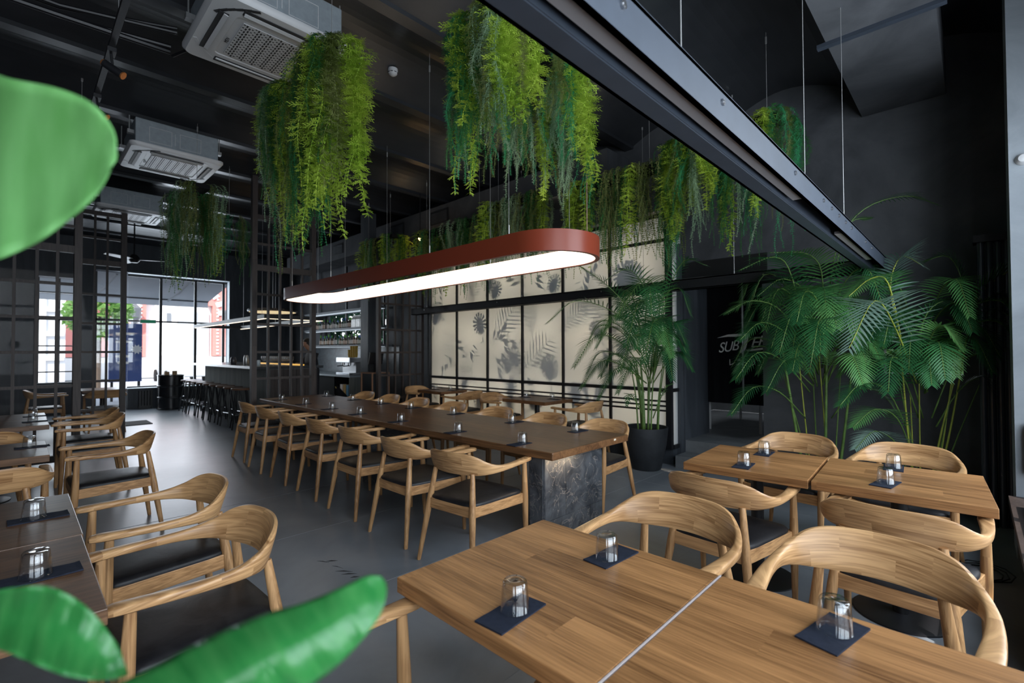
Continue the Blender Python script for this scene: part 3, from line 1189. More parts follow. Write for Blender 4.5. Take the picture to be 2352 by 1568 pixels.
ys = [2.53, 3.31, 4.23, 5.07, 5.78, 6.57, 7.42]
for i, yy in enumerate(ys):
    setting(2.73 + .004 * i, yy, 180, 'upturned clear tumbler on the aisle side of the long table, %s from slate end' % ORD[i],
            'folded navy napkin on the aisle side of the long table, %s from slate end' % ORD[i], 'tumblers on the long table', 'napkins on the long table')
    setting(3.44, yy + .02, 0, 'upturned clear tumbler on the screen side of the long table, %s from slate end' % ORD[i],
            'folded navy napkin on the screen side of the long table, %s from slate end' % ORD[i], 'tumblers on the long table', 'napkins on the long table')
NEAR = [(.965, .925, 184, 'near left corner of the nearest oak table', -.02), (1.425, .925, -4, 'nearest oak table, at its far side', -.01),
        (1.455, .268, -12, 'bottom right oak table beside the big pale chair', -.045)]
for x, yy, a, w_, sh in NEAR:
    setting(x, yy, a, 'large upturned clear tumbler on the ' + w_, 'folded navy napkin on the ' + w_, 'tumblers on the near tables', 'napkins on the near tables', sh)
RT = [(3.15, 1.045, 186, 'palm-side table, front left'), (3.60, 1.06, 4, 'palm-side table, back left'), (3.69, .365, 4, 'palm-side table, back right'), (3.24, .355, 172, 'palm-side table, front right')]
for x, yy, a, w_ in RT:
    setting(x, yy, a, 'upturned clear tumbler on the ' + w_, 'folded navy napkin on the ' + w_, 'tumblers on the palm-side tables', 'napkins on the palm-side tables', -.03)
LT = [(.065, 2.17, 'left table behind the big leaves'), (.075, 2.93, 'left table, farther half of the near pair'), (.09, 5.15, 'middle left table'),
      (.14, 7.02, 'farther left table'), (.15, 7.6, 'left table touching the partition')]
for x, yy, w_ in LT:
    setting(x - .015, yy, 2, 'upturned clear tumbler on the ' + w_, 'folded navy napkin on the ' + w_, 'tumblers on the left tables', 'napkins on the left tables', -.02)
for x, yy, a, w_ in ((5.46, 7.27, 90, 'far screen-side table, left'), (5.48, 6.86, 270, 'far screen-side table, right'), (5.45, 4.97, 90, 'nearer screen-side table, left'), (5.5, 4.5, 270, 'nearer screen-side table, right')):
    setting(x, yy, a, 'small upturned tumbler on the ' + w_, 'small navy napkin on the ' + w_, 'tumblers by the lit screen', 'napkins by the lit screen')

# bench along the side windows
bn = thing('bench', 'dark wooden bench running along the side windows at right', 'bench', (4.0, -.45, 0))
MB().box(-1.2, .84, -.27, .30, .40, .445).build('seat', M['lattice'], bn, bevel=.003)
for xx in (-1.0, .0, .7):
    MB().box(xx - .03, xx + .03, -.25, .24, 0, .40).build('leg', M['black'], bn)
cs = [(3.35, .72, 'black bench cushion near the corner of the palm-side table, second along the bench'), (4.13, .74, 'black bench cushion lying beside the pale pillar')]
for i, (xx, wd, lab) in enumerate(cs):
    o = MB().box(-wd / 2, wd / 2, -.25, .23, 0, .075).build('bench_cushion', M['leather'], None, bevel=.018)
    o.location = (xx, -.45, .446)
    tag(o, lab, 'cushion', 'bench cushions')
o = MB().box(-.03, .03, -.16, .16, 0, .34).build('back_cushion', M['leather'], None, bevel=.02)
o.location = (4.82, -.40, .62)
tag(o, 'upright black back cushion against the pale pillar above the bench', 'cushion')

# drum, stools, bar
dr = thing('oil_drum', 'glossy black oil drum used as a table in front of the street window', 'drum', (2.78, 14.95, 0))
pr = [(.28, 0), (.295, .01), (.295, .03), (.285, .04), (.285, .28), (.298, .295), (.298, .315), (.285, .33), (.285, .57), (.298, .585), (.298, .605), (.285, .62), (.285, .85), (.295, .86), (.295, .88), (.27, .88), (.27, .865), (.02, .865)]
MB().lathe(pr, n=32).build('body', plain('black_gloss', (.012, .013, .016), .22), dr, smooth='auto')
for i, (dx, dy, lab) in enumerate(((-.06, .02, 'small kraft paper box on the oil drum'), (.05, -.04, 'tan menu holder on the oil drum'))):
    o = MB().box(-.05, .05, -.03, .03, 0, .09 + .02 * i).build('table_box', plain('kraft%d' % i, (.40, .27, .15), .8), None, bevel=.004)
    o.location = (2.78 + dx * 1.4, 14.95 + dy, .866)
    tag(o, lab, 'box')


def make_stool():
    t = empty('bar_stool')
    MB().lathe([(.165, .735), (.172, .745), (.172, .765), (.165, .772), (.02, .772)], n=24).build('seat', wood('stool_seat', (.05, .025, .015), (.16, .08, .045), 0), t, smooth='auto')
    for k in range(4):
        a = PI / 4 + k * PI / 2
        MB().tube([(math.cos(a) * .235, math.sin(a) * .235, 0), (math.cos(a) * .11, math.sin(a) * .11, .735)], .013, 8).build('leg', M['black'], t, smooth='auto')
    fr_ = MB()
    r = .235 - .125 * .27 / .735
    P_ = [(math.cos(PI / 4 + k * PI / 2) * r, math.sin(PI / 4 + k * PI / 2) * r, .27) for k in range(4)]
    for k in range(4):
        fr_.tube([P_[k], P_[(k + 1) % 4]], .009, 6)
    fr_.build('foot_rest', M['steel'], t)
    return t


st0 = make_stool()
for i, yy in enumerate([10.12, 10.62, 11.12, 11.62, 12.12, 12.65, 13.15, 13.65, 14.12]):
    o = st0 if i == 0 else copy_tree(st0)
    o.location = (3.0, yy, 0)
    o.rotation_euler = (0, 0, random.uniform(-.2, .2))
    tag(o, 'black metal bar stool with round wooden seat, %s along the bar from the partition' % ORD[i], 'stool', 'bar stools')

br = thing('bar_counter', 'long grey panelled bar counter with dark overhanging top', 'bar counter', (3.65, 11.6, 0))
MB().box(-.38, .5, -2.18, 2.2, 0, 1.14).build('body', M['barpanel'], br)
MB().box(-.62, .62, -2.22, 2.6, 1.14, 1.19).build('counter_top', plain('dark_stone', (.03, .034, .04), .25), br, bevel=.004)
pb = MB()
for k in range(11):
    pb.box(-.37 + k * .08, -.296 + k * .08, -2.195, -2.18, .03, 1.13)
pb.build('wood_cladding', M['lattice'], br)
o = MB().box(-.06, .06, -.02, .02, 0, .12).build('strip_light', M['ledcool'], br)
o.location = (.2, -1.0, 1.19)
bpy.data.objects.remove(o)
MB().box(.25, .29, -2.1, .6, 1.19, 1.215).build('strip_light', plain('amber_strip', (.6, .35, .05), .5, emis=(1, .55, .1), estr=.8), br)
# hanging light frame over the bar
bl = thing('bar_light_frame', 'black rectangular light frame hanging over the bar counter', 'lamp', (3.72, 11.9, 2.08))
f_ = MB()
for (a, b_, c, d) in ((-.56, -.50, -2.5, 2.5), (.50, .56, -2.5, 2.5), (-.5, .5, -2.5, -2.44), (-.5, .5, 2.44, 2.5)):
    f_.box(a, b_, c, d, 0, .075)
f_.build('frame', M['black'], bl)
f_ = MB()
for (a, b_, c, d) in ((-.55, -.51, -2.49, 2.49), (.51, .55, -2.49, 2.49), (-.5, .5, -2.485, -2.455)):
    f_.box(a, b_, c, d, -.006, 0)
f_.build('diffuser', M['ledcool'], bl)
for xx in (-.53, .53):
    for yy in (-2.3, 0, 2.3):
        MB().tube([(xx, yy, .075), (xx, yy, 2.16)], .003, 5).build('wire', M['wire'], bl)
ov = thing('pendant_lamp', 'flat oval glowing pendant shade above the bar behind the partition', 'lamp', (4.05, 11.5, 2.36))
MB().lathe([(.5, .0), (.52, .03), (.5, .06), (.02, .07)], n=32).build('shade', M['black'], ov, smooth='auto')
MB().lathe([(.48, -.004), (.48, .0), (.02, .001)], n=32).build('diffuser', plain('amber_diffuser', (.8, .6, .3), .5, emis=(1, .78, .45), estr=.7), ov)
MB().tube([(0, 0, .07), (0, 0, 1.9)], .004, 5).build('wire', M['wire'], ov)


# goblets and carafes along the bar
def stem_glass():
    return MB().lathe([(.032, 0), (.03, .004), (.005, .01), (.004, .08), (.02, .10), (.035, .13), (.033, .18), (.0315, .18), (.033, .13), (.018, .104), (.001, .1)], n=14).build('wine_glass', M['pane2'], None, smooth=True)


M['pane2'] = glasspane('thin_glass', (.93, .95, .97), 2.2)
sg = stem_glass()
cnt = 0
for i in range(13):
    for j in range(2):
        o = sg if cnt == 0 else sg.copy()
        if cnt:
            COL.objects.link(o)
        cnt += 1
        o.location = (3.62 + .10 * j, 9.55 + i * .105, 1.1905)
        tag(o, 'stemmed glass on the bar top, %s from partition, %s row' % (ORD[i], 'left right'.split()[j]), 'glass', 'glasses lined up on the bar')
for i, (x, yy, r_, h, c_, lab) in enumerate(((3.35, 11.0, .05, .2, (.5, .5, .5), 'steel shaker on the bar top'), (3.3, 10.1, .035, .11, (.7, .8, .85), 'pale blue cup on the bar top'), (3.25, 11.5, .06, .16, (.05, .05, .06), 'black jug on the bar top'), (3.35, 9.75, .03, .1, (.3, .22, .15), 'brown cup on the bar top behind the partition'))):
    o = MB().lathe([(r_ * .8, 0), (r_, h * .1), (r_, h * .7), (r_ * .7, h), (r_ * .6, h), (.001, h * .9)], n=16).build('bar_jug', plain('jug%d' % i, c_, .3, metal=.6 if i == 0 else 0), None, smooth='auto')
    o.location = (x, yy, 1.1905)
    tag(o, lab, 'jug')

# back bar
sh = thing('bar_shelving', 'three long grey shelves with bottles on the wall behind the bar', 'shelf', (5.86, 11.55, 0))
for z in (1.575, 2.0, 2.45):
    MB().box(-.20, .18, -1.85, 2.1, z, z + .05).build('shelf', plain('shelf_grey%d' % int(z * 10), (.12, .14, .16), .5), sh)
    MB().box(-.16, .0, -1.83, 2.08, z - .008, z).build('strip_light', plain('shelf_led%d' % int(z * 10), (.9, .9, .9), .5, emis=(.75, .88, 1.0), estr=.55), sh)
for yy in (-1.8, 0, 2.05):
    MB().box(-.02, .02, yy - .02, yy + .02, 1.6, 3.64).build('upright', M['black'], sh)


def make_bottle(kind):
    t = empty('bottle')
    h = (.27, .25, .29)[kind]
    r = .034
    cols = ((.05, .025, .012), (.012, .05, .02), (.02, .02, .022))
    caps = ((.10, .35, .05), (.05, .12, .35), (.03, .03, .03))
    MB().lathe([(r * .9, 0), (r, .008), (r, h * .58), (r * .45, h * .72), (r * .38, h * .98), (.002, h)], n=12).build('body', plain('bottle%d' % kind, cols[kind], .12), t, smooth='auto')
    MB().lathe([(r + .001, .03), (r + .001, .03 + h * .36)], n=12).build('label', plain('label%d' % kind, ((.75, .6, .5), (.8, .78, .72), (.75, .72, .7))[kind], .7), t)
    MB().lathe([(r * .45, h * .76), (r * .45, h * .99), (.002, h * 1.005)], n=10).build('neck_foil', plain('foil%d' % kind, caps[kind], .35, metal=.4), t)
    return t


bots = [make_bottle(k) for k in range(3)]
bu = [False] * 3
desc = ('brown bottle with green neck foil', 'dark green bottle with blue neck foil', 'black bottle with dark cap')
for z, rowname, y0_, n_ in ((2.05, 'upper', 11.2, 22), (1.625, 'lower', 10.3, 26)):
    for i in range(n_):
        k = random.choice((0, 0, 1, 2))
        o = bots[k] if not bu[k] else copy_tree(bots[k])
        bu[k] = True
        o.location = (5.80 + random.uniform(-.03, .04), y0_ + i * .105, z)
        o.scale = (1, 1, random.uniform(.9, 1.06))
        tag(o, desc[k] + ' on %s bar shelf, %s from right' % (rowname, ORD[i]), 'bottle', 'bottles on the %s bar shelf' % rowname)
bag = MB().loft([[(a * .05 * w_, b_ * .10 * w2, z) for a, b_ in ((-1, -1), (1, -1), (1, 1), (-1, 1))] for z, w_, w2 in ((0, 1, 1), (.2, .9, 1), (.28, .2, .9), (.30, .15, .9))]).build('coffee_bag', plain('silver_bag', (.40, .38, .36), .35, metal=.3, var=.4, vscale=30), None)
for i in range(5):
    o = bag if i == 0 else bag.copy()
    if i:
        COL.objects.link(o)
    o.location = (5.80, 10.12 + i * .22, 2.05)
    tag(o, 'silver foil bag at the right end of the upper bar shelf, %s from the column' % ORD[i], 'bag', 'foil bags on the upper bar shelf')
# back counter with coffee machine, tiles
bk = thing('back_counter', 'dark back-bar counter with open shelf under the coffee machine', 'counter', (5.7, 11.0, 0))
MB().box(-.35, .33, -.62, 2.6, .86, .9).build('counter_top', M['galv'], bk)
MB().box(-.3, .33, .26, 2.6, 0, .86).build('cabinet', M['blackmatte'], bk)
MB().box(-.35, .33, -.62, -.58, 0, .86).build('side_panel', M['barpanel'], bk)
MB().box(-.3, .33, -.58, .26, .38, .41).build('shelf', M['barpanel'], bk)
structure(MB().box(6.035, 6.049, 9.4, 13.9, .9, 1.57).build('trim_4', concrete('marbled_tile', (.010, .016, .020), (.075, .10, .12), 7, .3, .02, .5, stretch=(1, .6, 1))))
cmch = thing('espresso_machine', 'polished steel espresso machine on the back counter', 'coffee machine', (5.60, 10.80, .9))
MB().box(-.22, .22, -.33, .33, .30, .42).build('top_case', M['steel'], cmch, bevel=.01)
MB().box(-.05, .22, -.33, .33, .06, .30).build('back_case', plain('steel_dull', (.3, .3, .3), .35, metal=1), cmch)
MB().box(-.22, .22, -.33, .33, .0, .06).build('drip_tray', M['steel'], cmch, bevel=.006)
for yy in (-.15, .15):
    MB().tube([(-.12, yy, .30), (-.12, yy, .23)], .035, 12).build('group_head', M['steel'], cmch, smooth='auto')
    MB().tube([(-.12, yy, .225), (-.28, yy, .215)], .012, 8).build('portafilter', M['black'], cmch, smooth='auto')
cu = MB().lathe([(.03, 0), (.042, .1), (.043, .1), (.04, .1), (.028, .004), (.001, .004)], n=14)
c0 = cu.build('paper_cup', plain('mustard_card', (.50, .33, .06), .7), None, smooth='auto')
kk = 0
for i in range(4):
    for j in range(3 if i < 3 else 2):
        o = c0 if kk == 0 else c0.copy()
        if kk:
            COL.objects.link(o)
        kk += 1
        o.location = (5.58, 10.52 + i * .11, 1.321 + j * .085)
        tag(o, 'yellow paper cup %s up in the %s stack on the espresso machine' % (ORD[j], ORD[i]), 'cup', 'yellow cup stacks')
for i, (yy, c_, lab) in enumerate(((10.98, (.75, .70, .66), 'white box with a red dot on the shelf under the coffee machine'), (10.82, (.5, .3, .06), 'ochre carton on the shelf under the coffee machine'), (10.68, (.06, .22, .36), 'blue carton on the shelf under the coffee machine'), (10.54, (.08, .25, .40), 'blue carton at the right end along the shelf under the coffee machine'))):
    o = MB().box(-.06, .06, -.055, .055, 0, .26).build('carton', plain('carton%d' % i, c_, .7), None)
    o.location = (5.5, yy, .411)
    tag(o, lab, 'carton')
# cash desk with screen
cd = thing('cash_desk', 'dark panelled cash desk with copper wood edges beside the right partition', 'cabinet', (4.93, 8.52, 0))
MB().box(-.18, .16, -.2, .2, 0, 1.03).build('body', plain('desk_blue_black', (.02, .026, .032), .5), cd)
e1 = MB()
e1.box(-.2, .18, -.22, .22, 1.03, 1.055)
for a, b_ in ((-.19, -.21), (.17, -.21), (-.19, .2)):
    e1.box(a - .012, a + .012, b_ - .012, b_ + .012, 0, 1.03)
e1.build('edge_trim', plain('copper_wood', (.22, .11, .06), .5), cd)
ps = thing('till_screen', 'black touch-screen till standing on the cash desk', 'monitor', (4.93, 8.5, 1.056))
MB().obox((0, 0, .27), (1, 0, 0), (0, .97, .25), (0, -.25, .97), .15, .012, .12).build('screen', M['black'], ps, bevel=.004)
MB().obox((0, .05, .09), (1, 0, 0), (0, 1, 0), (0, 0, 1), .06, .07, .09).build('stand', M['blackmatte'], ps)
umb = thing('folded_parasol', 'folded black cover leaning beside the back counter', 'cover', (4.85, 9.55, 0))
MB().tube([(.35, .4, .02), (0, .15, .35), (-.25, -.05, .72)], (.30, .17, .05), 10).build('cloth', M['blackmatte'], umb, smooth='auto')
MB().tube([(-.28, -.07, .74), (.0, .05, .3)], .008, 6).build('cord', plain('yellow_cord', (.5, .4, .1), .6), umb)

# radiators under the street window
for i, (a, b_, lab) in enumerate(((2.2, 2.48, 'left of the oil drum'), (3.08, 3.95, 'right of the oil drum behind the stools'))):
    rd = thing('radiator', 'black ribbed radiator under the street window, ' + lab, 'radiator', ((a + b_) / 2, YB - .08, 0))
    m_ = MB()
    kx = a
    while kx < b_:
        m_.box(kx - (a + b_) / 2, kx - (a + b_) / 2 + .045, -.04, .06, .08, .46)
        kx += .06
    m_.build('ribs', M['black'], rd)
    MB().box(a - (a + b_) / 2, (b_ - a) / 2, -.01, .03, .0, .08).build('foot', M['black'], rd)
ex = thing('exit_sign', 'small green exit sign on the window transom', 'sign', (2.39, YB - .02, 2.22))
MB().box(-.17, .17, 0, .03, 0, .09).build('case', M['white'], ex)
MB().box(-.155, .155, -.004, 0, .008, .082).build('face', plain('exit_green', (.02, .16, .09), .5, emis=(.02, .25, .14), estr=.3), ex)
dm = MB().box(1.35, 2.0, 11.6, 12.3, .001, .012).build('door_mat', M['blackmatte'])
dm.location = (-.05, .5, 0)
tag(dm, 'dark mat on the floor beside the far partition post', 'mat')

# barman
pm = thing('person', 'dark-haired barman in a black t-shirt bending over the far end of the bar', 'person', (4.46, 10.35, 0))
sk = bpy.data.meshes.new('body')
J = [(0, 0, .95), (0, .0, 1.15), (-.02, -.02, 1.36), (-.05, -.06, 1.46), (-.10, -.10, 1.52),
     (.0, .17, 1.38), (-.12, .25, 1.17), (-.36, .20, 1.20), (-.02, -.20, 1.38), (-.12, -.26, 1.17), (-.34, -.20, 1.20),
     (.02, .10, .88), (.03, .11, .48), (.02, .12, .06), (.02, -.10, .88), (.03, -.11, .48), (.02, -.12, .06), (-.14, .12, .03), (-.14, -.12, .03)]
E_ = [(0, 1), (1, 2), (2, 3), (3, 4), (2, 5), (5, 6), (6, 7), (2, 8), (8, 9), (9, 10), (0, 11), (11, 12), (12, 13), (0, 14), (14, 15), (15, 16), (13, 17), (16, 18)]
RAD = [.15, .15, .16, .06, .055, .07, .05, .03, .07, .05, .03, .10, .07, .045, .10, .07, .045, .04, .04]
sk.from_pydata(J, E_, [])
body = bpy.data.objects.new('body', sk)
COL.objects.link(body)
body.parent = pm
md = body.modifiers.new('skin', 'SKIN')
for i, vv in enumerate(sk.skin_vertices[0].data):
    vv.radius = (RAD[i], RAD[i])
sk.skin_vertices[0].data[0].use_root = True
body.modifiers.new('sub', 'SUBSURF').levels = 2
sk.materials.append(plain('black_tshirt', (.012, .012, .016), .85))
SKN = plain('skin', (.42, .24, .17), .5)
hd = MB().lathe([(.001, -.12), (.045, -.11), (.07, -.05), (.078, .02), (.07, .08), (.04, .115), (.001, .125)], n=20).build('head', SKN, pm, smooth=True)
hd.location = (-.15, -.13, 1.60)
hd.rotation_euler = (0, -.55, .2)
hr = MB().lathe([(.06, -.10), (.09, -.05), (.098, .02), (.09, .09), (.055, .135), (.001, .15)], n=20).build('hair', plain('black_hair', (.01, .008, .007), .7, var=.5, vscale=60), pm, smooth=True)
hr.location = (-.115, -.12, 1.615)
hr.rotation_euler = (0, -.75, .2)
for s in (-1, 1):
    MB().tube([(-.34, .20 * s, 1.2), (-.42, .17 * s, 1.205)], (.028, .022), 8).build('hand', SKN, pm, smooth=True)
    for k in range(4):
        MB().tube([(-.41, (.17 + .012 * (k - 1.5)) * s, 1.208), (-.47 - .006 * (k % 3), (.165 + .016 * (k - 1.5)) * s, 1.2)], (.007, .005), 6).build('finger', SKN, pm)
nose = MB().tube([(-.222, -.145, 1.60), (-.245, -.15, 1.575)], (.01, .015), 6).build('nose', SKN, pm)

# ================================================================== PARTITIONS


def partition(x0, x1, y, ztop, vs, hs, heavy, label, group, z0=0.12, posts=(1, 1), up=(), glass_=True, pw=.075, base=True):
    t = thing('lattice_partition', label, 'partition', ((x0 + x1) / 2, y, 0), 0, group)
    ox = (x0 + x1) / 2
    f = MB()
    for k, x in enumerate((x0, x1)):
        if posts[k]:
            MB().box(x - ox - pw / 2, x - ox + pw / 2, -.045, .045, 0, ztop if k not in up else 4.24).build('post', M['lattice'], t)
    f.box(x0 - ox + pw / 2, x1 - ox - pw / 2, -.035, .035, ztop - .07, ztop)
    for z in heavy:
        f.box(x0 - ox + pw / 2, x1 - ox - pw / 2, -.035, .035, z - .045, z + .045)
    f.box(x0 - ox + pw / 2, x1 - ox - pw / 2, -.035, .035, z0 - .08, z0)
    f.build('frame_rail', M['lattice'], t)
    g = MB()
    for x in vs:
        g.box(x - ox - .015, x - ox + .015, -.022, .022, z0, ztop - .07)
    for z in hs:
        g.box(x0 - ox + pw / 2, x1 - ox - pw / 2, -.02, .02, z - .018, z + .018)
    g.build('glazing_bars', M['lattice'], t)
    if glass_:
        MB().box(x0 - ox + .02, x1 - ox - .02, -.003, .003, z0, ztop - .04).build('pane', M['pane_thin'], t)
    return t


partition(2.585, 3.52, 8.15, 3.64, (2.80, 2.98, 3.16, 3.335), (3.0 + .18, 2.38, 1.90, 1.46, 1.04, .6), (2.80,),
          'tall dark lattice partition at the far end of the long table, before the bar', 'lattice partitions', z0=.2, up=(0, 1))
partition(4.78, 5.76, 8.15, 3.64, (4.97, 5.14, 5.31, 5.47, 5.62), (3.2, 2.38, 1.88, 1.44, 1.0, .56), (2.80,),
          'dark lattice partition between the grey column and the lit screen', 'lattice partitions', z0=.2, pw=.06)
partition(-.62, .53, 8.15, 3.32, (-.42, -.225, -.03, .16, .34), (3.05, 2.32, 1.895, 1.47, 1.05, .6), (2.76,),
          'dark lattice partition behind the left tables', 'lattice partitions', z0=.2, up=(1,))
partition(.66, 1.255, 10.42, 3.80, (.88, 1.04), (3.36, 2.42, 1.94, 1.47, .99, .52), (2.95,),
          'dark lattice partition beside the walkway with daylight behind it', 'lattice partitions', z0=.45, up=(1,))

# ---------------------------------------------------------------- lit shoji-like screen
XS = 5.80
CREAM = bpy.data.materials.new('frosted_cream_panel')
CREAM.use_nodes = True
nt = CREAM.node_tree
pb_ = nt.nodes['Principled BSDF']
pb_.inputs['Base Color'].default_value = (.95, .97, .98, 1)
pb_.inputs['Roughness'].default_value = .35
trn = nt.nodes.new('ShaderNodeBsdfTranslucent')
trn.inputs[0].default_value = (.80, .80, .76, 1)
mxs = nt.nodes.new('ShaderNodeMixShader')
mxs.inputs[0].default_value = .38
nt.links.new(pb_.outputs[0], mxs.inputs[1])
nt.links.new(trn.outputs[0], mxs.inputs[2])
nt.links.new(mxs.outputs[0], nt.nodes['Material Output'].inputs[0])
scr = thing('lit_screen', 'back-lit frosted screen wall in black frame with leaf shadows', 'screen', (XS, 5.35, 0))
PY = [2.83, 3.68, 4.515, 5.36, 6.2, 7.05, 7.88]
f = MB()
for i, py in enumerate(PY):
    wdt = .035 if 0 < i < 6 else .045
    f.box(-.025, .035, py - 5.35 - wdt / 2 if i else py - 5.35 - .05, py - 5.35 + wdt / 2, .21, 3.24)
y0_, y1_ = 2.80 - 5.35, 7.90 - 5.35
for z, h in ((.235, .05), (3.215, .05), (2.89, .04), (.955, .045)):
    f.box(-.022, .034, y0_, y1_, z - h / 2, z + h / 2)
for z in (.81, .75, .69):
    f.box(-.018, .01, y0_, y1_, z - .011, z + .011)
for z, h in ((.235, .05), (3.215, .05), (2.89, .04), (.955, .045)):
    f.box(.03, .22, -2.585, -2.545, z - h / 2, z + h / 2)
f.box(.20, .235, -2.59, -2.545, .21, 3.24)
f.build('frame', M['black'], scr)
for i in range(6):
    q_ = MB()
    ya_, yb_ = PY[i] - 5.35, PY[i + 1] - 5.35
    q_.v = [(.006, ya_, .25), (.006, yb_, .25), (.006, yb_, 3.2), (.006, ya_, 3.2)]
    q_.f = [(0, 3, 2, 1)]
    q_.build('frosted_panel', CREAM, scr)
q_ = MB()
q_.v = [(.035, -2.563, .25), (.205, -2.563, .25), (.205, -2.563, 3.2), (.035, -2.563, 3.2)]
q_.f = [(0, 1, 2, 3)]
q_.build('frosted_panel', CREAM, scr)
for i in range(6):
    yc = (PY[i] + PY[i + 1]) / 2
    for z in (.75, 1.75, 2.7):
        area('screen_backlight', (6.62, yc, z), (-1, 0, 0), .16, .16, 2.3, (1.0, .88, .68), spread=1.9)

LEAFB = plain('leaf_behind_screen', (.05, .12, .05), .6)


def flatleaf(kind, py, z, size, rot, label, xoff=.03):
    """cut leaves hung just behind the frosted panels; outline in local (y,z)"""
    polys = []
    if kind == 'monstera':
        n_ = 8
        for side in (-1, 1):
            for k in range(n_):
                a0 = PI * (k + .10) / n_
                a1 = PI * (k + .70) / n_
                r0 = size * (.5 + .1 * math.cos(a0))
                r1 = size * (.5 + .1 * math.cos(a1))
                polys.append([(0, size * .12), (side * r0 * math.sin(a0) * .82, r0 * math.cos(a0)), (side * r1 * math.sin((a0 + a1) / 2) * .88, r1 * math.cos((a0 + a1) / 2) * 1.03), (side * r1 * math.sin(a1) * .82, r1 * math.cos(a1))])
        core = [(.22 * size * math.sin(2 * PI * k / 12), .38 * size * math.cos(2 * PI * k / 12)) for k in range(12)]
        polys.append(core)
        polys.append([(-.01, -size * .5), (.01, -size * .5), (.01, -size * .9), (-.01, -size * .9)])
    elif kind == 'frond':
        for side in (-1, 1):
            for k in range(10):
                t_ = k / 9
                bz = -size * .5 + t_ * size
                L_ = size * .42 * math.sin(PI * (.15 + .8 * t_))
                polys.append([(0, bz), (0, bz + .016), (side * L_ * .5, bz + L_ * .40 + .014), (side * L_, bz + L_ * .75 + .004), (side * L_ * .5, bz + L_ * .35)])
        polys.append([(-.006, -size * .7), (.006, -size * .7), (.003, size * .55), (-.003, size * .55)])
    else:
        for k in range(9):
            a = random.uniform(-1.2, 1.2)
            bz = -size * .5 + size * k / 9
            L_ = size * random.uniform(.22, .4)
            s_ = 1 if k % 2 else -1
            ex_, ez = s_ * math.cos(a * .5) * L_, bz + abs(math.sin(a)) * L_ + L_ * .3
            polys.append([(0, bz), ((ex_ * .5 - .035 * size), (bz + ez) / 2 + .055 * size), (ex_, ez), ((ex_ * .5 + .03), (bz + ez) / 2 - .045 * size)])
        polys.append([(-.006, -size * .7), (.006, -size * .7), (.003, size * .45), (-.003, size * .45)])
    mb = MB()
    cr, sr = math.cos(rot), math.sin(rot)
    for p in polys:
        q = [(a * cr - b * sr, a * sr + b * cr) for a, b in p]
        b0_ = len(mb.v)
        n_ = len(q)
        mb.v += [(0, a, b) for a, b in q] + [(.002, a, b) for a, b in q]
        mb.f.append(tuple(b0_ + i for i in range(n_)))
        mb.f.append(tuple(b0_ + n_ + i for i in reversed(range(n_))))
        for i in range(n_):
            j = (i + 1) % n_
            mb.f.append((b0_ + i, b0_ + j, b0_ + n_ + j, b0_ + n_ + i))
    nm = {'monstera': 'monstera_leaf', 'frond': 'palm_leaf', 'sprig': 'leafy_sprig'}[kind]
    o = mb.build(nm, LEAFB)
    o.location = (XS + .0085 + max(0, xoff - .015) * .32, py, z)
    tag(o, label, 'leaf', 'leaves hung behind the frosted panels')
    return o


def scrpt(px, py):
    c = RM @ np.array([(px - 1176) / FPX, -(py - 784) / FPX, -1.0])
    k = XS / c[0]
    return c[1] * k, CH + c[2] * k


SL = [('monstera', 1137, 670, .36, -.5, .015), ('monstera', 1102, 748, .44, .3, .015), ('monstera', 1000, 730, .40, -.3, .02), ('monstera', 1430, 635, .42, -.4, .02),
      ('monstera', 1270, 655, .34, -.5, .05), ('monstera', 1262, 850, .46, .1, .06), ('monstera', 1065, 882, .26, -.8, .02), ('monstera', 1172, 893, .34, -.4, .03),
      ('monstera', 1100, 925, .36, .2, .03), ('monstera', 1170, 930, .30, .5, .05), ('monstera', 1320, 905, .34, .2, .03), ('monstera', 1370, 760, .3, .5, .06),
      ('frond', 1085, 670, .42, -.6, .04), ('frond', 1160, 740, .60, -.7, .04), ('frond', 1030, 800, .55, .3, .09), ('frond', 1235, 810, .6, -.9, .04), ('frond', 1215, 720, .5, .2, .09),
      ('frond', 1360, 700, .5, .6, .05), ('frond', 1075, 860, .4, .9, .09),
      ('sprig', 1245, 640, .36, .2, .02), ('sprig', 1340, 645, .34, 2.9, .02), ('sprig', 1370, 620, .28, -.6, .03), ('sprig', 1065, 800, .36, .5, .08),
      ('sprig', 1090, 815, .32, -.4, .02), ('sprig', 1165, 815, .38, -.3, .03), ('sprig', 1190, 805, .36, .4, .03), ('sprig', 1155, 850, .4, .1, .07), ('sprig', 1015, 680, .32, 0, .03),
      ('sprig', 1225, 890, .3, .4, .05), ('sprig', 1400, 830, .36, -.3, .03), ('sprig', 1000, 900, .25, .3, .03)]
rs_ = random.Random(4)
for k_ in range(26):
    SL.append((rs_.choice(('sprig', 'frond', 'sprig', 'frond', 'monstera')), rs_.uniform(1000, 1500), rs_.choice((rs_.uniform(700, 860), rs_.uniform(700, 860), rs_.uniform(590, 660), rs_.uniform(890, 940))), rs_.uniform(.3, .46), rs_.uniform(-1.2, 1.2), rs_.uniform(.04, .12)))
PANELN = ['rightmost', 'second from right', 'third from right', 'third from left', 'second from left', 'leftmost']
ZN = lambda z: 'low down' if z < .9 else ('at table height' if z < 1.3 else ('at mid height' if z < 1.75 else ('upper half' if z < 2.2 else 'above the dark beam')))
seenl = {}
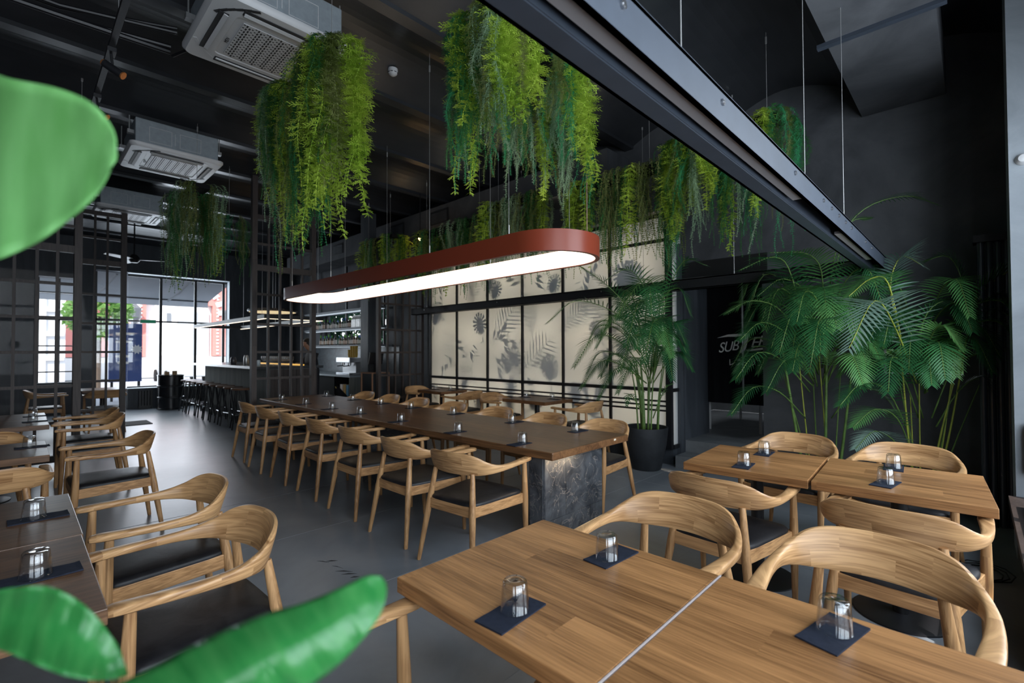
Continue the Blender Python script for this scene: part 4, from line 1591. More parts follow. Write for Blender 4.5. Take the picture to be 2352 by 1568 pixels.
for kind, px, py, s_, r_, xo in SL:
    y_, z_ = scrpt(px, py)
    k = max(0, min(5, int((y_ - 2.83) / .842)))
    base = '%s shadow on the %s frosted panel, %s' % ({'monstera': 'monstera leaf', 'frond': 'palm leaf', 'sprig': 'leafy sprig'}[kind], PANELN[k], ZN(z_))
    seenl[base] = seenl.get(base, 0) + 1
    if seenl[base] > 1:
        base = ['fainter ', 'small pale ', 'faintest ', 'blurred ', 'dim ', 'very faint '][min(5, seenl[base] - 2)] + base
    flatleaf(kind, y_, z_, s_ * (.92 if kind == 'monstera' else 1.25), -r_, base, xo)

# ================================================================== CEILING FITTINGS


def fitting_bolt(mb, p, ax):
    pass


def profile_run(name, a, b, z, label, led_gaps, bolts, grp, mat=None):
    """hollow black track beam from a to b (xy), open channel below with flush light bars"""
    a, b = Vector((a[0], a[1], 0)), Vector((b[0], b[1], 0))
    d = b - a
    L_ = d.length
    d.normalize()
    nrm = Vector((-d.y, d.x, 0))
    t = thing(name, label, 'ceiling track', (a.x, a.y, z), 0, grp)
    m_ = MB()
    c = d * (L_ / 2)
    hw = .075
    up = Vector((0, 0, 1))
    m_.obox(c + nrm * (hw - .006) + up * .06, d, nrm, up, L_ / 2, .006, .06)
    m_.obox(c - nrm * (hw - .006) + up * .06, d, nrm, up, L_ / 2, .006, .06)
    m_.obox(c + up * .112, d, nrm, up, L_ / 2, hw, .006)
    m_.obox(c + nrm * (hw - .034) + up * .004, d, nrm, up, L_ / 2, .034, .004)
    m_.obox(c - nrm * (hw - .006) + up * .004, d, nrm, up, L_ / 2, .006, .004)
    m_.obox(c + nrm * (hw - .068) + up * .05, d, nrm, up, L_ / 2, .003, .046)
    m_.build('beam', mat or M['track'], t)
    for s0, s1 in led_gaps:
        MB().obox(d * ((s0 + s1) / 2) - nrm * .037 + up * .018, d, nrm, up, (s1 - s0) / 2, .019, .008).build('light_bar', M['ledoff'], t)
    for s_ in bolts:
        for sd in (-1, 1):
            bmm = MB()
            bmm.tube([d * s_ + nrm * sd * hw + up * .075, d * s_ + nrm * sd * (hw + .006) + up * .075], .011, 12)
            bmm.tube([d * s_ + nrm * sd * (hw + .006) + up * .075, d * s_ + nrm * sd * (hw + .008) + up * .075], .007, 10)
            bmm.build('bolt', M['steel'], t)
    return t


def wire(x, y, z0, z1, label, grp, r=.0022, cyl=True):
    t = MB().tube([(0, 0, z0), (0, 0, z1)], r, 6)
    if cyl:
        t.tube([(0, 0, z0), (0, 0, z0 + .05)], .006, 8)
        t.tube([(0, 0, z1 - .03), (0, 0, z1)], .009, 8)
    o = t.build('suspension_wire', M['wire'])
    o.location = (x, y, 0)
    tag(o, label, 'wire', grp)
    return o


ZB = 2.18
tb = profile_run('ceiling_track', (-1.6, .64), (5.58, .64), ZB, 'heavy grey-black track beam running diagonally overhead at upper right', [(.2, 4.2), (5.15, 6.35)],
                 [.9, 1.8, 2.55, 3.15, 4.0, 4.55, 4.75, 4.95, 5.15, 5.35, 5.9, 6.2], 'suspended track frame')
tu = profile_run('ceiling_track', (5.50, .58), (5.50, 8.03), ZB, 'shade-darkened track beam crossing in front of the lit screen and kitchen doorway', [(.6, 2.0)], [1.0, 3.0, 5.0, 7.0], 'suspended track frame', M['black'])  # same track as the diagonal beam; black colour stands in for its shade
for i, (x, y) in enumerate(((1.42, .64), (2.92, .64), (3.98, .64), (.2, .64))):
    wire(x, y, ZB + .11, 4.3, 'thin steel wire holding the diagonal track beam, %s from the camera' % ORD[(i + 1) % 4], 'wires of the track beams')
for i, y in enumerate((1.9, 3.0, 5.1, 7.6)):
    wire(5.5, y, ZB + .11, 4.3, 'thin wire holding the dark beam before the screen, %s from the doorway end' % ORD[i], 'wires of the track beams')

# spotlight track at left
st = thing('spotlight_track', 'thin black spotlight track under the ceiling at upper left', 'ceiling track', (.44, 3.0, 3.6))
MB().box(-.018, .018, -1.5, 4.2, 0, .035).build('rail', M['black'], st)
for i, (yy, lab) in enumerate(((4.35, 'small black spotlight on the left track, the higher one in view'), (5.22, 'small black spotlight on the left track, the lower one above the big leaf'))):
    sp = thing('spotlight', lab, 'spotlight', (.44, yy, 3.6))
    MB().box(-.025, .025, -.05, .05, -.03, 0).build('adapter', M['black'], sp)
    MB().tube([(0, 0, -.03), (0.01, 0.0, -.12)], .008, 8).build('stem', M['black'], sp)
    d = Vector((.6, -.35, -.45)).normalized()
    c = Vector((.01, 0, -.13))
    MB().tube([c - d * .06, c + d * .07], .027, 14).build('body', M['black'], sp, smooth='auto')
    MB().tube([c + d * .07, c + d * .078], .027, 14).tube([c - d * .072, c - d * .06], .022, 10).build('copper_ring', plain('copper%d' % i, (.5, .2, .07), .4, metal=.8), sp)
for i, yy in enumerate((4.0, 6.6)):
    wire(.44, yy, 3.63, 4.3, ('near' if i == 0 else 'far') + ' wire holding the black spotlight track at upper left', 'wires of the spotlight track')

# pipes along the ceiling at upper left
cp = thing('cable_bundle', 'black cables and pipes running under the ceiling at upper left', 'pipes', (0, 0, 0))
for k, (yy, zz, r_) in enumerate(((5.0, 4.05, .022), (5.07, 4.08, .018), (4.93, 4.09, .016), (5.02, 4.12, .014))):
    pts = [(-3.9, yy + .25, zz), (-1.2, yy + .08, zz + .02 * math.sin(k)), (.2, yy, zz), (.9, yy - .1 * k, zz + .03)]
    MB().tube(pts, r_, 8).build('pipe', M['black'], cp, smooth='auto')
MB().tube([(.9, 4.9, 4.0), (1.0, 4.62, 4.0), (1.75, 4.62, 4.0), (1.75, 4.40, 4.02)], .012, 8).build('pipe', M['black'], cp, smooth='auto')


# air conditioners
def make_ac():
    t = empty('air_conditioner')
    hp = .475
    # panel with rounded corners, shaped frame
    def rr(h, r, z, n_=6):
        pts = []
        for cx_2, cy_2, a0 in ((h - r, h - r, 0), (-h + r, h - r, PI / 2), (-h + r, -h + r, PI), (h - r, -h + r, 3 * PI / 2)):
            for k in range(n_ + 1):
                a = a0 + PI / 2 * k / n_
                pts.append((cx_2 + r * math.cos(a), cy_2 + r * math.sin(a), z))
        return pts
    MB().loft([rr(.40, .03, .06), rr(hp, .06, .055), rr(hp, .06, .03), rr(.455, .06, .004), rr(.30, .03, 0), rr(.29, .03, 0), rr(.285, .03, .006), rr(.05, .01, .006)], cap=True).build('panel', M['white'], t, smooth='auto')
    g = MB()
    for sx in range(-10, 11):
        for sy in range(-11, 12):
            if (sx + sy) % 2 == 0:
                g.box(sx * .0225 - .009, sx * .0225 + .009, sy * .021 - .0135, sy * .021 + .0135, -.004, .002)
    o_ = MB().box(-.235, .235, -.245, .245, -.003, .003).build('intake_grille', M['white'], t)
    g = MB()
    for i in range(24):
        for j in range(24):
            x = -.23 + i * .0195
            yv = -.24 + j * .0203
            if (i + 2 * j) % 4 in (0, 1):
                g.box(x, x + .011, yv, yv + .026 if (i + j) % 2 else yv + .010, -.0045, -.0028)
    g.build('grille_openings', M['grille'], o_)
    for a in range(4):
        m_ = MB().box(-.27, .27, .335, .395, -.004, .004)
        s_ = m_.build('air_slot', M['grille'], t)
        s_.rotation_euler = (0, 0, a * PI / 2)
        v_ = MB().obox((0, .352, -.008), (1, 0, 0), (0, .9, .25), (0, -.25, .9), .262, .015, .004).build('vane', M['white'], s_)
    for a in range(4):
        arc = MB()
        for k in range(6):
            an = PI / 4 + (k - 2.5) * .11
            an2 = an + .11
            arc.obox((.475 * math.cos((an + an2) / 2) - .0, .475 * math.sin((an + an2) / 2), .006), (-math.sin(an), math.cos(an), 0), (math.cos(an), math.sin(an), 0), (0, 0, 1), .027, .012, .006)
        q = arc.build('corner_vent', M['grille'] if a % 2 == 0 else M['white'], t)
        q.rotation_euler = (0, 0, a * PI / 2)
    MB().box(-.42, .42, -.42, .42, .06, .35).build('body', M['galv'], t, bevel=.01)
    br_ = MB()
    for s in (-1, 1):
        for s2 in (-1, 1):
            br_.tube([(s * .46, s2 * .3, .2), (s * .46, s2 * .3, .46)], .006, 6)
            br_.box(s * .46 - .04 if s > 0 else s * .46 - .02, s * .46 + .02 if s > 0 else s * .46 + .04, s2 * .3 - .03, s2 * .3 + .03, .18, .22)
    br_.build('bracket', M['wire'], t)
    for a in (-1, 1):
        ru = MB()
        for k in range(2):
            cx_2 = -.19 + .30 * k
            for (p, q) in (((cx_2 - .1, .10), (cx_2 + .12, .104)), ((cx_2 - .1, .27), (cx_2 + .12, .274)), ((cx_2 - .1, .10), (cx_2 - .096, .274)), ((cx_2 + .116, .10), (cx_2 + .12, .274))):
                ru.box(p[0], q[0], a * .422 - .002, a * .422 + .002, p[1], q[1])
        ru.box(-.04, -.036, a * .422 - .002, a * .422 + .002, .12, .26)
        ru.build('access_plate', M['white'], t)
    return t


ac = make_ac()
for i, (x, y, lab) in enumerate(((1.345, 3.99, 'large white ceiling air conditioner nearest the camera, top left'), (1.34, 7.32, 'white ceiling air conditioner in the middle of the row, left'), (1.335, 10.58, 'white ceiling air conditioner farthest back above the partition'))):
    o = ac if i == 0 else copy_tree(ac)
    o.location = (x, y, 3.83)
    tag(o, lab, 'air conditioner', 'ceiling air conditioners')


def text(s, size, mat, parent, mw, name='lettering', ext=.001, shear=0.0, align='CENTER', sx=1.0):
    cu_ = bpy.data.curves.new(name, 'FONT')
    cu_.body = s
    cu_.size = size
    cu_.extrude = ext
    cu_.shear = shear
    cu_.align_x = align
    cu_.align_y = 'CENTER'
    tmp = bpy.data.objects.new('tmp', cu_)
    COL.objects.link(tmp)
    bpy.context.view_layer.update()
    me = bpy.data.meshes.new_from_object(tmp.evaluated_get(bpy.context.evaluated_depsgraph_get()))
    bpy.data.objects.remove(tmp)
    me.materials.clear()
    me.materials.append(mat)
    o = bpy.data.objects.new(name, me)
    COL.objects.link(o)
    if parent is not None:
        o.parent = parent
    o.matrix_local = mw
    o.scale.x *= sx
    return o


for o in [q for q in S.objects if q.name.startswith('air_conditioner') and q.parent is None]:
    mw = Matrix.Translation((-.262, .05, -.002)) @ Matrix.Rotation(PI, 4, 'Y') @ Matrix.Rotation(-PI / 2, 4, 'Z')
    text('MDV', .036, M['grille'], o, mw, shear=.2)

# smoke detector, glowing bulb, fan, camera
sd = thing('smoke_detector', 'round white smoke detector on the ceiling', 'smoke detector', (2.67, 4.28, 4.36))
MB().lathe([(.05, .02), (.05, 0), (.048, -.02), (.04, -.035), (.02, -.05), (.001, -.052)], n=24).build('housing', M['white'], sd, smooth='auto')
m_ = MB()
for k in range(8):
    a = 2 * PI * k / 8
    m_.obox((.047 * math.cos(a), .047 * math.sin(a), -.022), (-math.sin(a), math.cos(a), 0), (math.cos(a), math.sin(a), 0), (0, 0, 1), .012, .002, .003)
m_.build('vent_slot', M['grille'], sd)
gb = thing('light_bulb', 'tiny glowing bulb high up behind the pendant wires', 'lamp', (4.92, 7.0, 3.44))
MB().lathe([(.001, -.03), (.022, -.02), (.03, 0), (.022, .02), (.001, .03)], n=16).build('bulb', M['bulb'], gb, smooth=True)
MB().tube([(0, 0, .03), (0, 0, .8)], .008, 6).build('holder', M['black'], gb)
fn = thing('ceiling_fan', 'white three-bladed ceiling fan hanging in the far room', 'fan', (1.72, 12.85, 3.42))
MB().tube([(0, 0, .05), (0, 0, .8)], .014, 8).build('rod', M['black'], fn)
MB().box(-.11, .11, -.06, .06, .78, .86).build('mount', M['black'], fn)
MB().lathe([(.05, .12), (.09, .06), (.10, 0), (.06, -.05), (.001, -.06)], n=20).build('hub', M['black'], fn, smooth='auto')
for k in range(3):
    bl_ = MB()
    bl_.loft([[(.08 + L2, -w_, 0.0), (.08 + L2, w_, .02), (.08 + L2, w_, .028), (.08 + L2, -w_, .008)] for L2, w_ in ((0, .05), (.15, .085), (.45, .07), (.6, .03))])
    q = bl_.build('blade', M['white'], fn)
    q.rotation_euler = (0, 0, -.35 + k * 2 * PI / 3)
se = MB().box(-.03, .01, -.03, .03, -.04, .04).build('wall_sensor', M['white'], None, bevel=.006)
se.location = (5.955, 2.755, 2.885)
tag(se, 'small white sensor box on the dark wall right of the lit screen', 'sensor')
cctv = thing('security_camera', 'small white security camera behind the hanging greenery left of the screen', 'camera', (5.2, 7.4, 2.9))
MB().tube([(0, 0, 0), (-.06, -.06, 0)], .03, 12).build('body', M['white'], cctv, smooth='auto')
MB().tube([(0, 0, 0), (.14, .1, .76)], .01, 6).build('arm', M['white'], cctv)

# duct with grilles along the right wall and the big duct at upper right
du = thing('air_duct', 'dark duct with louvred grilles along the top of the right wall', 'duct', (5.565, 8.0, 3.66))
MB().box(-.26, .26, -4.6, 6.0, 0, .44).build('duct', M['wall'], du)
for yy in (-1.05, .35, 2.9, 4.6):
    gr = MB().box(-.27, -.26, yy - .26, yy + .26, .12, .36).build('grille', M['black'], du)
    m_ = MB()
    for k in range(7):
        m_.box(-.278, -.262, yy - .23, yy + .23, .14 + k * .028, .153 + k * .028)
    m_.build('louvre', M['wallblue'], gr)
bd = thing('air_duct', 'big dark duct under the ceiling at the upper right with a strap across', 'duct', (5.1, .52, 3.86))
MB().box(-1.6, .93, -.36, .28, 0, .40).build('duct', M['wall'], bd)
MB().box(-.75, -.70, -.42, .34, -.03, 0).build('strap', M['track'], bd)
# vertical pipes by the pillar
vp = thing('vertical_pipes', 'row of glossy black vertical pipes between the palms and the pale pillar', 'pipes', (5.62, -.12, 0))
for k in range(4):
    MB().tube([(.0 + .02 * k, .075 - k * .052, 0), (.02 * k, .075 - k * .052, 2.36)], .0235, 16).build('pipe', plain('pipe_black%d' % k, (.05, .06, .08), .2), vp, smooth='auto')
MB().box(-.05, .12, -.13, .12, 2.36, 2.42).build('bracket', M['black'], vp)
pl = thing('wall_lamp', 'small white dome lamp on the pale pillar at the right edge', 'lamp', (4.86, -.26, 2.79))
MB().lathe([(.001, -.04), (.025, -.035), (.04, -.01), (.042, 0), (.042, .01)], n=20).build('dome', M['white'], pl, smooth='auto').rotation_euler = (0, PI / 2, 0)

# ------------------------------------------------------------- big pendant ring
PX0, PX1, PY0, PY1, PZ = 2.69, 3.51, 2.14, 7.55, 2.225
pr_ = thing('pendant_light', 'long rust-red racetrack pendant light glowing warm over the long table', 'pendant lamp', ((PX0 + PX1) / 2, (PY0 + PY1) / 2, PZ))


def track_ring(off, n_=24):
    R_ = (PX1 - PX0) / 2 - off
    hl = (PY1 - PY0) / 2 - (PX1 - PX0) / 2
    pts = []
    for k in range(n_ + 1):
        a = PI * k / n_
        pts.append((R_ * math.cos(a), hl + R_ * math.sin(a)))
    for k in range(n_ + 1):
        a = PI + PI * k / n_
        pts.append((R_ * math.cos(a), -hl + R_ * math.sin(a)))
    return pts


def ring_solid(name, o0, o1, z0, z1, mat, smooth=True):
    A, B = track_ring(o0), track_ring(o1)
    n_ = len(A)
    rings = [[(a[0], a[1], z0), (a[0], a[1], z1), (b[0], b[1], z1), (b[0], b[1], z0)] for a, b in zip(A, B)]
    return MB().loft(rings, cap=False, closed=True).build(name, mat, pr_, smooth='auto')


ring_solid('outer_band', 0, .036, 0, .165, M['rust'])
ring_solid('diffuser', .0365, .044, .006, .160, M['led'])
for i, (x, y) in enumerate(((.0, 0), (0, 1), (0, 2), (0, 3), (1, 0), (1, 1), (1, 2), (1, 3))):
    xx = -.395 if x == 0 else .395
    yy = (-2.2, -1.15, .9, 2.1)[y]
    MB().tube([(xx, yy, .163), (xx, yy, 2.075)], .0022, 6).tube([(xx, yy, .165), (xx, yy, .24)], .006, 8).tube([(xx, yy, 1.9), (xx, yy, 1.96)], .008, 8).build('suspension_wire', M['wire'], pr_)
MB().tube([(-.02, -2.685, .17), (-.02, -2.685, 2.1)], .0035, 6).build('power_cable', plain('copper_cable', (.35, .22, .2), .4, metal=.5), pr_)

# ================================================================== HANGING GREENERY


def strand_template(kind, L_, seed, far=False):
    """triangles (N,3,3) of a trailing stem hanging from the origin, about L_ long"""
    r = np.random.default_rng(seed)
    tris = []
    step = (.014 if kind == 'fine' else .024) * (1.7 if far else 1)
    W_ = 2.6 if far else (1.5 if kind == 'fine' else 2.0)
    n_ = int(L_ / step)
    ph = r.random(4) * 6.28
    def path(s):
        return np.array([.03 * math.sin(s * 4 + ph[0]) + .02 * math.sin(s * 9 + ph[1]), .03 * math.cos(s * 4.4 + ph[2]) + .02 * math.sin(s * 8 + ph[3]), -s])
    for i in range(n_):
        s = i * step
        p = path(s)
        q = path(s + step)
        w_ = np.array([.0016 * W_, 0, 0])
        tris.append([p - w_, p + w_, q])
        tris.append([p - w_[[1, 0, 2]], p + w_[[1, 0, 2]], q])
        taper = min(1, .35 + 1.2 * (1 - s / L_)) * min(1, .4 + s * 6)
        ns = 4 if kind == 'fine' else 3
        for k in range(ns):
            a = r.random() * 6.28
            if kind == 'fine':
                ln = r.uniform(.022, .042) * taper
                d = np.array([math.cos(a), math.sin(a), -r.uniform(.1, 1.0)])
                d /= np.linalg.norm(d)
                e = p + d * ln
                sd = np.cross(d, [0, 0, 1.])
                sd /= np.linalg.norm(sd) + 1e-6
                tris.append([p - sd * .0012 * W_, p + sd * .0012 * W_, e])
                for m_ in range(4):
                    t = .3 + .17 * m_
                    b0 = p + d * ln * t
                    dd = d * .6 + sd * (1 if m_ % 2 else -1) * .8 + np.array([0, 0, -.25])
                    tris.append([b0 - d * .0011 * W_, b0 + d * .0011 * W_, b0 + dd * ln * .42])
            else:
                ln = r.uniform(.05, .092) * taper
                d = np.array([math.cos(a), math.sin(a), -r.uniform(.1, .8)])
                d /= np.linalg.norm(d)
                sd = np.cross(d, [0, 0, 1.])
                sd /= np.linalg.norm(sd) + 1e-6
                tw = np.cross(d, sd) * r.uniform(-.8, .8) + sd
                tw /= np.linalg.norm(tw)
                e = p + d * ln
                tris.append([p - tw * .0020 * W_, p + tw * .0020 * W_, e])
                for m_ in range(5):
                    t = .25 + .15 * m_
                    b0 = p + d * ln * t
                    sg_ = 1 if m_ % 2 else -1
                    dd = d * .75 + tw * sg_ * .75
                    tip = b0 + dd * ln * (.45 - .03 * m_)
                    tris.append([b0 - d * .0020 * W_, b0 + d * .0020 * W_, tip])
                    b1 = b0 + dd * ln * .2
                    dd2 = d * .9 + tw * sg_ * .1
                    tris.append([b1 - tw * .0016 * W_, b1 + tw * .0016 * W_, b1 + dd2 * ln * .22])
    return np.array(tris)


TEM = {k: [strand_template(k, 1.0, s + 10) for s in range(4)] for k in ('fine', 'coarse')}
TEMF = {k: [strand_template(k, 1.0, s + 10, True) for s in range(4)] for k in ('fine', 'coarse')}


def greenery(name, x0, x1, y0, y1, ztop, nst, lens, mix, label, wires, far=False):
    """box of trailing stems between two corners; mix = [(material, kind, weight)]"""
    cx_, cy_ = (x0 + x1) / 2, (y0 + y1) / 2
    t = thing(name, label, 'hanging plant', (cx_, cy_, ztop), 0, 'hanging greenery')
    hx, hy = (x1 - x0) / 2, (y1 - y0) / 2
    tr = MB().box(-hx + .03, hx - .03, -hy + .03, hy - .03, -.10, -.05)
    tr.build('planter_tray', M['blackmatte'], t)
    for wx, wy in wires:
        MB().tube([(wx - cx_, wy - cy_, -.05), (wx - cx_, wy - cy_, 4.3 - ztop)], .0022, 6).tube([(wx - cx_, wy - cy_, 4.2 - ztop), (wx - cx_, wy - cy_, 4.26 - ztop)], .008, 8).build('suspension_wire', M['wire'], t)
    buckets = {}
    r = random.Random(hash(label) % 1000 if False else int(x0 * 100 + y0 * 37))
    wts = [m[2] for m in mix]
    # clumps: neighbouring stems share a kind, as bunches of artificial vine do
    ncl = max(6, nst // 5)
    for c in range(ncl):
        mt, kind, _ = r.choices(mix, wts)[0]
        u, v = r.uniform(-1, 1), r.uniform(-1, 1)
        if r.random() < .75:      # most bunches spill over the rim
            if r.random() < (hy / (hx + hy)):
                u = math.copysign(1, u)
            else:
                v = math.copysign(1, v)
        base_len = r.uniform(*lens)
        for k in range(max(1, nst // ncl)):
            px_ = u * hx + r.uniform(-.06, .06)
            py_ = v * hy + r.uniform(-.06, .06)
            L_ = base_len * r.uniform(.72, 1.05)
            T = (TEMF if far else TEM)[kind][r.randrange(4)]
            cut = int(len(T) * min(1, 1))
            V = T.copy().reshape(-1, 3)
            sc_ = r.uniform(.9, 1.2)
            # keep leaf size; shorten or lengthen by tiling
            reps = L_ / 1.0
            a = r.random() * 6.28
            ca, sa = math.cos(a), math.sin(a)
            xy = V[:, :2] @ np.array([[ca, sa], [-sa, ca]]) * sc_
            V = np.column_stack([xy, V[:, 2] * reps])
            # arch: first 8 cm bow outwards over the rim
            s_ = -V[:, 2]
            bow = np.minimum(s_ / .12, 1)
            V[:, 0] += u * .05 * bow
            V[:, 1] += v * .05 * bow
            V[:, 2] += .05 * np.sin(np.minimum(s_ / .16, 1) * PI)
            V += np.array([px_, py_, -.04])
            buckets.setdefault(mt.name, (mt, []))[1].append(V)
    names = {G1.name: 'dark_green_vines', G2.name: 'yellow_green_vines', G3.name: 'grey_green_vines', G4.name: 'olive_vines', G5.name: 'emerald_vines'}
    for k, (mt, L__) in buckets.items():
        q = tri_mesh(names[k], np.concatenate(L__), mt, t)
    return t


mixN = [(G1, 'fine', 2.2), (G2, 'coarse', 3.4), (G4, 'fine', 1.6), (G5, 'fine', 2.2), (G3, 'fine', .7), (G4, 'coarse', .8)]
mixB = [(G1, 'fine', 1.6), (G2, 'coarse', 3.2), (G3, 'fine', 3.2), (G5, 'fine', 1.8), (G4, 'fine', 1.0)]
mixF = [(G1, 'fine', 2.6), (G3, 'fine', 2.6), (G4, 'fine', 2.4), (G2, 'coarse', 1.0), (G5, 'fine', .8)]
mixD = [(G1, 'fine', 2.8), (G3, 'fine', .8), (G5, 'fine', 2.2), (G2, 'coarse', 2.6), (G4, 'fine', 1.0)]
greenery('hanging_greenery', 1.42, 1.50, 3.0, 4.08, 3.58, 230, (.75, 1.42), mixN, 'large hanging mass of bright trailing greenery below the nearest air conditioner', [(1.46, 3.1), (1.46, 3.9)])
greenery('hanging_greenery', 1.98, 2.92, 2.02, 2.36, 3.58, 240, (.55, 1.05), mixB, 'wide hanging mass of greenery partly behind the diagonal track beam', [(2.1, 2.2), (2.85, 2.2)])
greenery('hanging_greenery', 4.50, 4.78, 1.16, 2.16, 3.58, 190, (.7, 1.3), mixD, 'hanging greenery at right of the row above the kitchen doorway', [(4.62, 1.3), (4.62, 2.05)])
greenery('hanging_greenery', 4.50, 4.78, 2.30, 3.38, 3.45, 190, (.75, 1.15), mixF, 'hanging greenery above the right panels of the lit screen', [(4.64, 2.45), (4.64, 3.25)], far=True)
greenery('hanging_greenery', 4.58, 4.84, 3.98, 4.9, 3.56, 150, (.7, 1.2), mixF, 'hanging greenery above the pendant light, its higher right part', [(4.7, 4.1), (4.7, 4.8)], far=True)
greenery('hanging_greenery', 4.58, 4.84, 4.95, 6.7, 3.46, 210, (.7, 1.2), mixF, 'hanging greenery above the pendant light, its lower left part', [(4.7, 5.2), (4.7, 6.5)], far=True)
greenery('hanging_greenery', 4.5, 4.74, 7.25, 8.4, 3.56, 120, (.7, 1.1), mixF, 'small far hanging greenery above the middle of the pendant light', [(4.6, 7.45), (4.6, 8.2)], far=True)
greenery('hanging_greenery', 1.42, 1.66, 6.7, 7.65, 3.56, 170, (.7, 1.35), mixF, 'hanging greenery below the middle air conditioner, the larger clump', [(1.53, 6.9), (1.53, 7.5)], far=True)
greenery('hanging_greenery', 2.10, 2.36, 8.0, 8.3, 3.56, 70, (.6, 1.15), mixF, 'small hanging clump beside the larger one near the street window', [(2.23, 8.15)], far=True)

# ================================================================== PALMS


def frond(pts, mat, parent, L_=.32, n_=32, wd=.016, droop=.35, start=.25, tip_scale=.22, vang=.9, name='frond', stalk=None, roll=0.0):
    """pts: three or four world-ish points along the midrib (parent-local)"""
    P_ = [np.array(p, float) for p in pts]
    C_ = np.array(catmull(P_, 12))
    m = len(C_)
    V, F = [], []
    up = np.array([0, 0, 1.])

    def ev(t):
        f_ = t * (m - 1)
        i = min(int(f_), m - 2)
        return C_[i] + (C_[i + 1] - C_[i]) * (f_ - i), (C_[min(i + 2, m - 1)] - C_[max(i - 1, 0)])
    for k in range(n_):
        t = start + (1 - start) * (k / (n_ - 1)) ** .95
        p, tg_ = ev(min(t, .999))
        tg_ = tg_ / (np.linalg.norm(tg_) + 1e-9)
        side = np.cross(tg_, up)
        side /= np.linalg.norm(side) + 1e-6
        nrm = np.cross(side, tg_)
        if roll:
            side, nrm = side * math.cos(roll) + nrm * math.sin(roll), nrm * math.cos(roll) - side * math.sin(roll)
        env = math.sin(PI * min(1, .18 + .82 * (k / n_))) ** .5 if k < n_ * .45 else 1 - (1 - tip_scale) * ((k / n_ - .45) / .55)
        env = max(env * (1 if k > n_ * .15 else .6 + .4 * k / (n_ * .15)), .2)
        for s in (-1, 1):
            ln = L_ * env * random.uniform(.88, 1.08)
            fwd = .35 + .75 * (k / n_)
            d = side * s * math.cos(.35) + tg_ * fwd + nrm * .25 * vang
            d /= np.linalg.norm(d)
            wv = np.cross(d, nrm)
            wv /= np.linalg.norm(wv) + 1e-6
            b = len(V)
            segs_ = 4
            q = p.copy()
            dd = d.copy()
            for j in range(segs_ + 1):
                u = j / segs_
                w_ = wd * (0.45 + 1.1 * u if u < .35 else (1 - u) * 1.25 + .02)
                V.append(q - wv * w_ / 2)
                V.append(q + wv * w_ / 2)
                dd = dd + np.array([0, 0, -1]) * droop * .30 * (1 + random.uniform(-.2, .2))
                dd /= np.linalg.norm(dd)
                q = q + dd * ln / segs_
            for j in range(segs_):
                F.append((b + 2 * j, b + 2 * j + 1, b + 2 * j + 3, b + 2 * j + 2))
    mb = MB()
    mb.v = [tuple(v) for v in V]
    mb.f = F
    o = mb.build(name, mat, parent, smooth=True)
    r_ = MB().tube([tuple(c) for c in C_[::3]] + [tuple(C_[-1])], [(.006 * (1 - .8 * i / (len(C_[::3]))) + .001) for i in range(len(C_[::3]) + 1)], 6)
    r_.build('stalk', stalk or M['cane'], o, smooth=True)
    return o


def loc_pts(origin, pts):
    o = Vector(origin)
    return [tuple(Vector(p) - o) for p in pts]


def palm(origin, label, canes, fronds, cat='potted palm', potr=None):
    t = thing('areca_palm', label, cat, origin)
    if potr:
        R_, h = potr
        MB().lathe([(R_ * .62, 0), (R_ * .68, .02), (R_ * .92, h * .6), (R_, h * .97), (R_, h), (R_ * .94, h), (R_ * .90, h * .9), (.01, h * .88)], n=40).build('pot', M['pot'], t, smooth='auto')
        MB().lathe([(R_ * .9, h * .885), (R_ * .5, h * .90), (.01, h * .91)], n=24).build('soil', M['soil'], t)
    for c in canes:
        mb = MB()
        C_ = catmull(loc_pts(origin, c[0]), 6)
        r_ = c[1]
        mb.tube([tuple(x) for x in C_], [r_ * (1 - .55 * i / len(C_)) for i in range(len(C_))], 9)
        mb.build('cane', c[2] if len(c) > 2 else M['cane'], t, smooth=True)
    for f_ in fronds:
        kw = f_[1] if len(f_) > 1 else {}
        mt = kw.pop('mat', M['frond'])
        frond(loc_pts(origin, f_[0]), mt, t, **kw)
    return t


# palm in the round pot before the screen (depth about 6 m)
O1 = (5.46, 2.96, 0)


def A(px, py, d_):
    q = at(px, py, d_)
    if q.x > 5.66:          # keep fronds clear of the wall and the screen
        q = at(px, py, d_ * 5.66 / q.x)
    return tuple(q)


